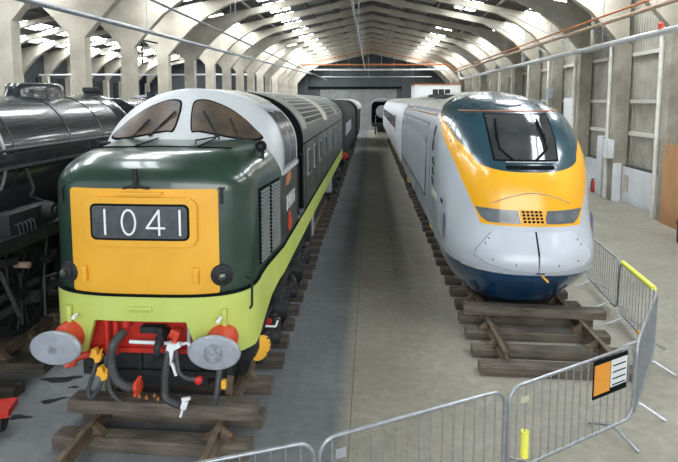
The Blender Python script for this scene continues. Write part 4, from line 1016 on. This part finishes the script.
b = B(); b.lathe((SX, 11.88, 3.17), (0, 1, 0), [(-.25, .99), (-.1, 1.03), (.02, 1.05), (.10, 1.04), (.14, .98), (.16, .5), (.2, .1)], 48); b.build('smokebox', M['gloss_black'], S1)
b = B(); b.lathe((SX, 12.1, 3.95), (0, 0, 1), [(0, .2), (.2, .17), (.28, .16), (.32, .19), (.40, .19), (.41, .14)], 20); b.build('chimney', M['grime'], S1)
b = B(); b.tube([(SX + 1.03, 5.6, 3.33), (SX + 1.03, 11.7, 3.33)], .026, 8)
for y in (6.3, 7.9, 9.5, 11.1): b.cyl((SX + .9, y, 3.33), (SX + 1.03, y, 3.33), .02, seg=6)
b.build('handrail', M['rubber'], S1)
b = B(); b.box2((SX + .86, 5.6, 3.08), (SX + 1.02, 11.8, 3.27), .01); b.build('side_casing', M['gloss_black'], S1)
b = B(); b.box2((SX + .8, 5.6, 3.045), (SX + 1.08, 11.8, 3.08)); b.build('casing_ledge', M['rubber'], S1)
for s in (1, -1):
    b = B(); b.box2((SX + s * .7, 4.9, 2.08), (SX + s * 1.42, 12.4, 2.14)); b.box2((SX + s * 1.38, 4.9, 1.96), (SX + s * 1.42, 12.4, 2.14)); b.build('running_board', M['black'], S1)
b = B(); b.box2((SX - .62, 5.2, .95), (SX + .62, 12.6, 2.1)); b.build('main_frame', M['grime'], S1)
b = B(); b.lathe((SX, 5.65, 2.6), (0, 1, 0), [(0, .9), (6.2, .9)], 24); b.build('lower_boiler', M['grime'], S1)
for y in (6.4, 8.15, 9.9, 11.65):
    for s in (1, -1):
        b = B(); w = SX + s * .76
        b.lathe((w - s * .06, y, 1.018), (s, 0, 0), [(0, .71), (.12, .71), (.121, .62), (.06, .61), (.06, .16), (.13, .15), (.14, .05)], 40)
        for q in range(14):
            a = 2 * math.pi * q / 14; b.cyl((w + s * .02, y + .12 * math.cos(a), 1.018 + .12 * math.sin(a)), (w + s * .02, y + .64 * math.cos(a), 1.018 + .64 * math.sin(a)), .028, seg=6)
        b.build('driving_wheel', M['grime'], S1)
b = B(); b.box2((SX + .95, 6.3, .86), (SX + 1.0, 11.8, .98), .01); b.box2((SX + 1.03, 5.5, 1.15), (SX + 1.08, 8.2, 1.25), .01)
for y in (6.4, 8.15, 9.9, 11.65): b.lathe((SX + .93, y, .92), (1, 0, 0), [(0, .11), (.13, .11), (.15, .05)], 14)
b.build('coupling_rod', M['rubber'], S1)
b = B(); b.box2((SX + 1.0, 7.2, 2.14), (SX + 1.32, 8.3, 2.46), .03); b.cyl((SX + 1.3, 8.05, 2.36), (SX + 1.48, 8.05, 2.36), .12, seg=16); b.cyl((SX + 1.46, 8.05, 2.36), (SX + 1.52, 8.05, 2.36), .06, seg=12)
for q in range(5): b.tube([(SX + 1.3, 7.3 + q * .09, 2.30), (SX + 1.38, 7.3 + q * .09, 2.28), (SX + 1.40, 7.3 + q * .09, 2.12)], .014, 6, 3)
b.build('lubricator', M['grime'], S1)
b = B()
P = [(8.6, 2.1), (9.3, 2.1), (9.75, 2.3), (10.1, 2.85), (9.8, 2.9), (9.3, 2.55), (8.7, 2.4)]
b.prism(P, lambda u, v, t: (t, u, v), SX + 1.18, SX + 1.22); b.tube([(SX + 1.24, u, v + .01) for u, v in P[2:]], .018, 6); b.build('splasher', M['black'], S1)
b = B(); b.tube([(SX + 1.0, 8.1, 3.0), (SX + 1.1, 8.12, 2.7), (SX + 1.08, 8.1, 2.55), (SX + 1.2, 8.5, 2.35), (SX + 1.25, 8.9, 2.3)], .035, 8, 5); b.build('steam_pipe', M['black'], S1)
for y, z in ((6.0, 1.9), (6.7, 1.5), (7.3, 1.75), (7.6, 1.2), (8.3, 1.55), (8.9, 1.2), (9.5, 1.6)):
    b = B()
    b.box((SX + 1.15 + rnd.uniform(-.05, .08), y, z), (.14, .26, .12), Matrix.Rotation(rnd.uniform(-.6, .6), 3, 'X'), .01)
    b.cyl((SX + 1.16, y, z + .3), (SX + 1.16, y + rnd.uniform(-.3, .3), z - .5), .025, seg=6); b.build('valve_gear', M['black'], S1)
b = B()
b.lathe((SX + 1.22, 7.55, 1.63), (1, 0, 0), [(-.1, .05), (.12, .05), (.13, .02)], 12)
b.build('oil_cap', M['brownpipe'], S1)
b = B(); b.lathe((SX + 1.12, 6.3, 1.85), (1, 0, 0), [(0, .17), (.12, .17), (.13, .12), (.10, .10), (.1, .03)], 22); b.build('reverser_wheel', M['rubber'], S1)
b = B(); b.tube([(SX + 1.28, 7.0, 1.7), (SX + 1.32, 7.3, .95)], .03, 8); b.build('link_rod', M['rubber'], S1)
# small red trolley beam at the lower left corner
t = empty('red_buffer_beam', (-4.75, 6.2, 0), 'bright red low beam on a trolley at the lower left corner of the picture', 'beam')
b = B(); b.box((-4.68, 6.0, .30), (.62, .30, .10), Matrix.Rotation(.25, 3, 'Z'), .01); b.build('beam', M['red'], t)
b = B(); b.box((-4.70, 6.02, .16), (.4, .08, .22), Matrix.Rotation(.25, 3, 'Z'), .01); b.cyl((-4.9, 5.98, .12), (-4.5, 6.08, .12), .12, seg=14); b.build('trolley_frame', M['grime'], t)

# second black engine behind the first
S2 = steam('steam_locomotive', 'second black steam locomotive, further back behind the low-domed one', SX, 13.0, 24, .95, 3.17, 15, first=False)
b = B(); P = [(-1.3, 3.2)] + [(1.3 * math.cos(R(a)), 3.55 + .68 * math.sin(R(a))) for a in range(180, -1, -12)] + [(1.3, 3.2)]
b.prism(P, lambda u, v, t: (SX + u, t, v), 15.9, 21.5); b.build('cab_roof', M['black'], S2)
b = B(); b.prism([(1.32 * math.cos(R(a)), 3.57 + .68 * math.sin(R(a))) for a in range(176, 3, -8)] + [(1.25 * math.cos(R(a)), 3.52 + .66 * math.sin(R(a))) for a in range(4, 177, 8)], lambda u, v, t: (SX + u, t, v), 15.75, 15.95); b.build('roof_rim', M['steel'], S2)
b = B(); b.box2((SX - 1.3, 16, 1.3), (SX + 1.3, 24, 3.3)); b.box2((SX - .6, 16.5, .9), (SX + .6, 24, 1.4)); b.build('tank_side', M['grime'], S2)
b = B(); b.cyl((SX + .55, 14.4, 3.75), (SX + .75, 14.5, 4.0), .10, seg=10); b.cyl((SX + .2, 15.0, 4.0), (SX + .2, 15.0, 4.3), .12, seg=12); b.build('safety_valve', M['grime'], S2)
for y in (17.6, 19.4, 21.2, 23):
    for s in (1, -1):
        b = B(); b.lathe((SX + s * .70, y, .90), (s, 0, 0), [(0, .59), (.12, .59), (.121, .5), (.06, .5), (.06, .14), (.14, .12)], 30); b.build('driving_wheel', M['grime'], S2)

# ================================================================== ENGINES FURTHER DOWN THE LEFT TRACK
L2 = empty('diesel_locomotive', (-2.55, 26, .3), 'dark round-ended locomotive coupled behind the green diesel with a red tail lamp', 'locomotive')
sec2 = [(-1.3, 1.2), (1.3, 1.2), (1.3, 3.1)] + [(1.3 * math.cos(R(a)), 3.15 + .95 * math.sin(R(a))) for a in range(10, 180, 10)] + [(-1.3, 3.1)]
b = B(); rr = [[(-2.55 + u * .9, 25.7, 1.2 + (v - 1.2) * .965) for u, v in sec2]] + [[(-2.55 + u, y, v) for u, v in sec2] for y in (26.1, 30, 38, 44)]
b.rings(rr); b.build('body', M['navy'], L2, sharp=50)
b = B(); b.box2((-2.55 - .9, 26, .8), (-2.55 + .9, 43.9, 1.25)); b.build('underframe', M['grime'], L2)
for y in (25.75,):
    b = B(); b.lathe((-1.24, 25.6, 1.45), (0, -1, 0), [(-.3, .03), (0, .12), (.05, .15), (.1, .17), (.18, .17), (.2, .12)], 18); b.box((-1.4, 25.9, 1.4), (.4, .08, .08)); b.build('tail_lamp', M['red'], L2)
b = B(); b.box2((-1.27, 27, 2.3), (-1.235, 34, 2.9)); b.build('side_band', M['steel'], L2)
bogie(L2, -2.51, 28, (0, 2.4), .5, 1.52); bogie(L2, -2.51, 39, (0, 2.4), .5, 1.52)
L3 = empty('van', (-2.5, 46, .3), 'pale arched-roof vehicle at the far end of the left track', 'wagon')
b = B(); P = [(-1.45, 3.3)] + [(1.45 * math.cos(R(a)), 3.35 + .85 * math.sin(R(a))) for a in range(180, -1, -10)] + [(1.45, 3.3)]
P2 = P + [(1.36 * math.cos(R(a)), 3.28 + .82 * math.sin(R(a))) for a in range(0, 181, 10)]
b.prism(P2, lambda u, v, t: (-2.5 + u, t, v), 45.5, 60); b.build('arched_roof', M['pale'], L3)
b = B(); b.prism([(-1.32, 1.1), (1.32, 1.1), (1.32, 3.4), (.9, 3.95), (0, 4.08), (-.9, 3.95), (-1.32, 3.4)], lambda u, v, t: (-2.5 + u, t, v), 46.4, 59.5); b.build('body', M['navy'], L3)
bogie(L3, -2.51, 48, (0, 2.2), .46, 1.52); bogie(L3, -2.51, 55, (0, 2.2), .46, 1.52)
# engine at the end of the gangway
G = empty('steam_locomotive', (.9, 63, 0), 'far black steam locomotive end with a curved cab roof at the end of the gangway', 'locomotive')
GX = 1.35
b = B(); P = [(1.4 * math.cos(R(a)), 3.5 + .8 * math.sin(R(a))) for a in range(180, -1, -10)] + [(1.3 * math.cos(R(a)), 3.42 + .77 * math.sin(R(a))) for a in range(0, 181, 10)]
b.prism(P, lambda u, v, t: (GX + u, t, v), 63.5, 67); b.build('cab_roof', M['steel'], G)
b = B(); b.box2((GX - 1.3, 63.7, 1.3), (GX - 1.2, 67, 3.5)); b.box2((GX + 1.2, 63.7, 1.3), (GX + 1.3, 67, 3.5)); b.box2((GX - 1.3, 66.8, 1.2), (GX + 1.3, 67, 3.9)); b.build('cab_side', M['navy'], G)
b = B(); b.lathe((GX, 64.5, 2.7), (0, 1, 0), [(0, .75), (2, .75)], 24); b.build('boiler', M['steel'], G)
b = B(); b.box2((GX - 1.25, 62.8, 1.0), (GX + 1.25, 67, 1.35)); b.box2((GX - .6, 63, .3), (GX + .6, 67, 1.0)); b.build('frame', M['grime'], G)
b = B(); b.tube([(GX - .8, 63.2, 1.3), (GX - .8, 63.2, 2.3), (GX + .8, 63.2, 2.3), (GX + .8, 63.2, 1.3)], .04, 6); b.build('handrail', M['galv'], G)
for s in (-1, 1):
    for y in (63.9, 65.9):
        b = B(); b.lathe((GX + s * .76, y, .5), (s, 0, 0), [(0, .5), (.12, .5), (.12, .3), (.15, .1)], 24); b.build('wheel', M['grime'], G)

# ================================================================== CROWD BARRIERS
def barrier(p0, p1, label, nb=None, H_=1.1, zb=.16, fl=.30):
    p0 = Vector((p0[0], p0[1], 0)); p1 = Vector((p1[0], p1[1], 0)); d = p1 - p0; L = d.length
    t = empty('crowd_barrier', p0, label, 'barrier', 'galvanised crowd barriers', math.atan2(d.y, d.x))
    r = .16; c = []
    for (cx, cz, a0) in ((L - r, H_ - r, 0), (r, H_ - r, 90), (r, zb + r, 180), (L - r, zb + r, 270)):
        for k in range(7): a = R(a0 + 90 * k / 6); c.append((cx + r * math.cos(a), 0, cz + r * math.sin(a)))
    c.append(c[0]); c.append(c[1])
    b = B(); b.tube(c, .0185, 10); b.build('frame', M['galv'], t, local=True, sharp=60)
    n = nb or int((L - .2) / .118)
    for k in range(n):
        x = .12 + (L - .24) * k / (n - 1); e = r - math.sqrt(max(0, r * r - max(0, r - x, x - (L - r)) ** 2))
        b = B(); b.cyl((x, 0, zb + e), (x, 0, H_ - e), .0075, seg=6); b.build('bar', M['galv'], t, local=True)
    for x in (.36, L - .36):
        b = B(); b.tube([(x, -.33, .018), (x, -.30, .03), (x, -.05, zb - .02), (x, .05, zb - .02), (x, fl, .03), (x, fl + .03, .018)], .016, 8); b.build('foot', M['galv'], t, local=True)
    for z in (.42, .82):
        b = B(); b.tube([(L + .01, 0, z), (L + .028, 0, z), (L + .028, 0, z + .12), (L + .01, 0, z + .12)], .006, 6); b.build('hook', M['galv'], t, local=True)
    return t
BA = barrier((-.43, 4.47), (1.405, 5.41), 'metal crowd barrier at the lower centre of the picture, with a small blank plate')
BB = barrier((-2.43, 3.71), (-.48, 4.45), 'metal crowd barrier nearest the camera, cut off at the bottom left of centre')
BC = barrier((1.455, 5.43), (3.26, 6.56), 'metal crowd barrier carrying the orange and white notice')
BD = barrier((3.31, 6.62), (4.46, 8.42), 'metal crowd barrier seen nearly edge-on, right of the notice', fl=.05)
BE = barrier((4.50, 8.50), (4.66, 10.10), 'metal crowd barrier with the yellow foam sleeve on its top rail')
BF = barrier((4.67, 10.16), (4.86, 12.1), 'farthest metal crowd barrier, right beside the yellow nosed train')
def onb(t, name, label, cat, build):
    """a thing that hangs on a barrier: top-level, standing where the barrier stands"""
    o = empty(name, t.location, label, cat, None, t.rotation_euler[2]); build(o); return o
def notice(o):
    x0, x1 = 1.30, 1.92
    b = B(); b.box(((x0 + x1) / 2, -.035, .86), (x1 - x0, .012, .46)); b.build('board', M['seam'], o, local=True)
    b = B(); b.box((x0 + .15, -.043, .86), (.28, .008, .36)); b.build('orange_panel', M['signorange'], o, local=True)
    b = B(); b.box((x0 + .455, -.043, .875), (.30, .008, .33)); b.build('white_panel', M['signwhite'], o, local=True)
    b = B()
    for z in (.97, .89, .81, .735): b.box((x0 + .455, -.049, z), (.24, .004, .014))
    b.build('text_line', M['seam'], o, local=True)
onb(BC, 'notice_board', 'orange and white notice with black edges hung on the crowd barrier', 'sign', notice)
def sleeve(o): b = B(); b.cyl((.25, 0, .27), (.25, 0, .56), .045, seg=16); b.build('foam_tube', M['foam'], o, local=True)
onb(BC, 'foam_sleeve', 'short upright yellow foam sleeve low on the barrier with the notice', 'sleeve', sleeve)
def sleeve2(o):
    b = B(); b.cyl((.10, 0, 1.105), (1.50, 0, 1.105), .045, seg=16); b.build('foam_tube', M['foam'], o, local=True)
onb(BE, 'foam_sleeve', 'long yellow foam sleeve along the top rail of a barrier at the right', 'sleeve', sleeve2)
def sleeve3(o): b = B(); b.cyl((.22, 0, .16), (.62, 0, .16), .035, seg=12); b.build('foam_tube', M['hosey'], o, local=True)
onb(BE, 'foam_sleeve', 'small orange-yellow sleeve on the bottom rail of a barrier at the right', 'sleeve', sleeve3)
def plate(x, z, w, h, m):
    def f(o): b = B(); b.box((x, -.012, z), (w, .006, h)); b.build('plate', M[m], o, local=True)
    return f
onb(BA, 'name_plate', 'small blank grey plate on the lower centre barrier', 'plate', plate(.20, .93, .10, .09, 'steel'))
onb(BC, 'name_plate', 'small reddish plate near the left end of the barrier with the notice', 'plate', plate(.22, .93, .12, .07, 'tan'))
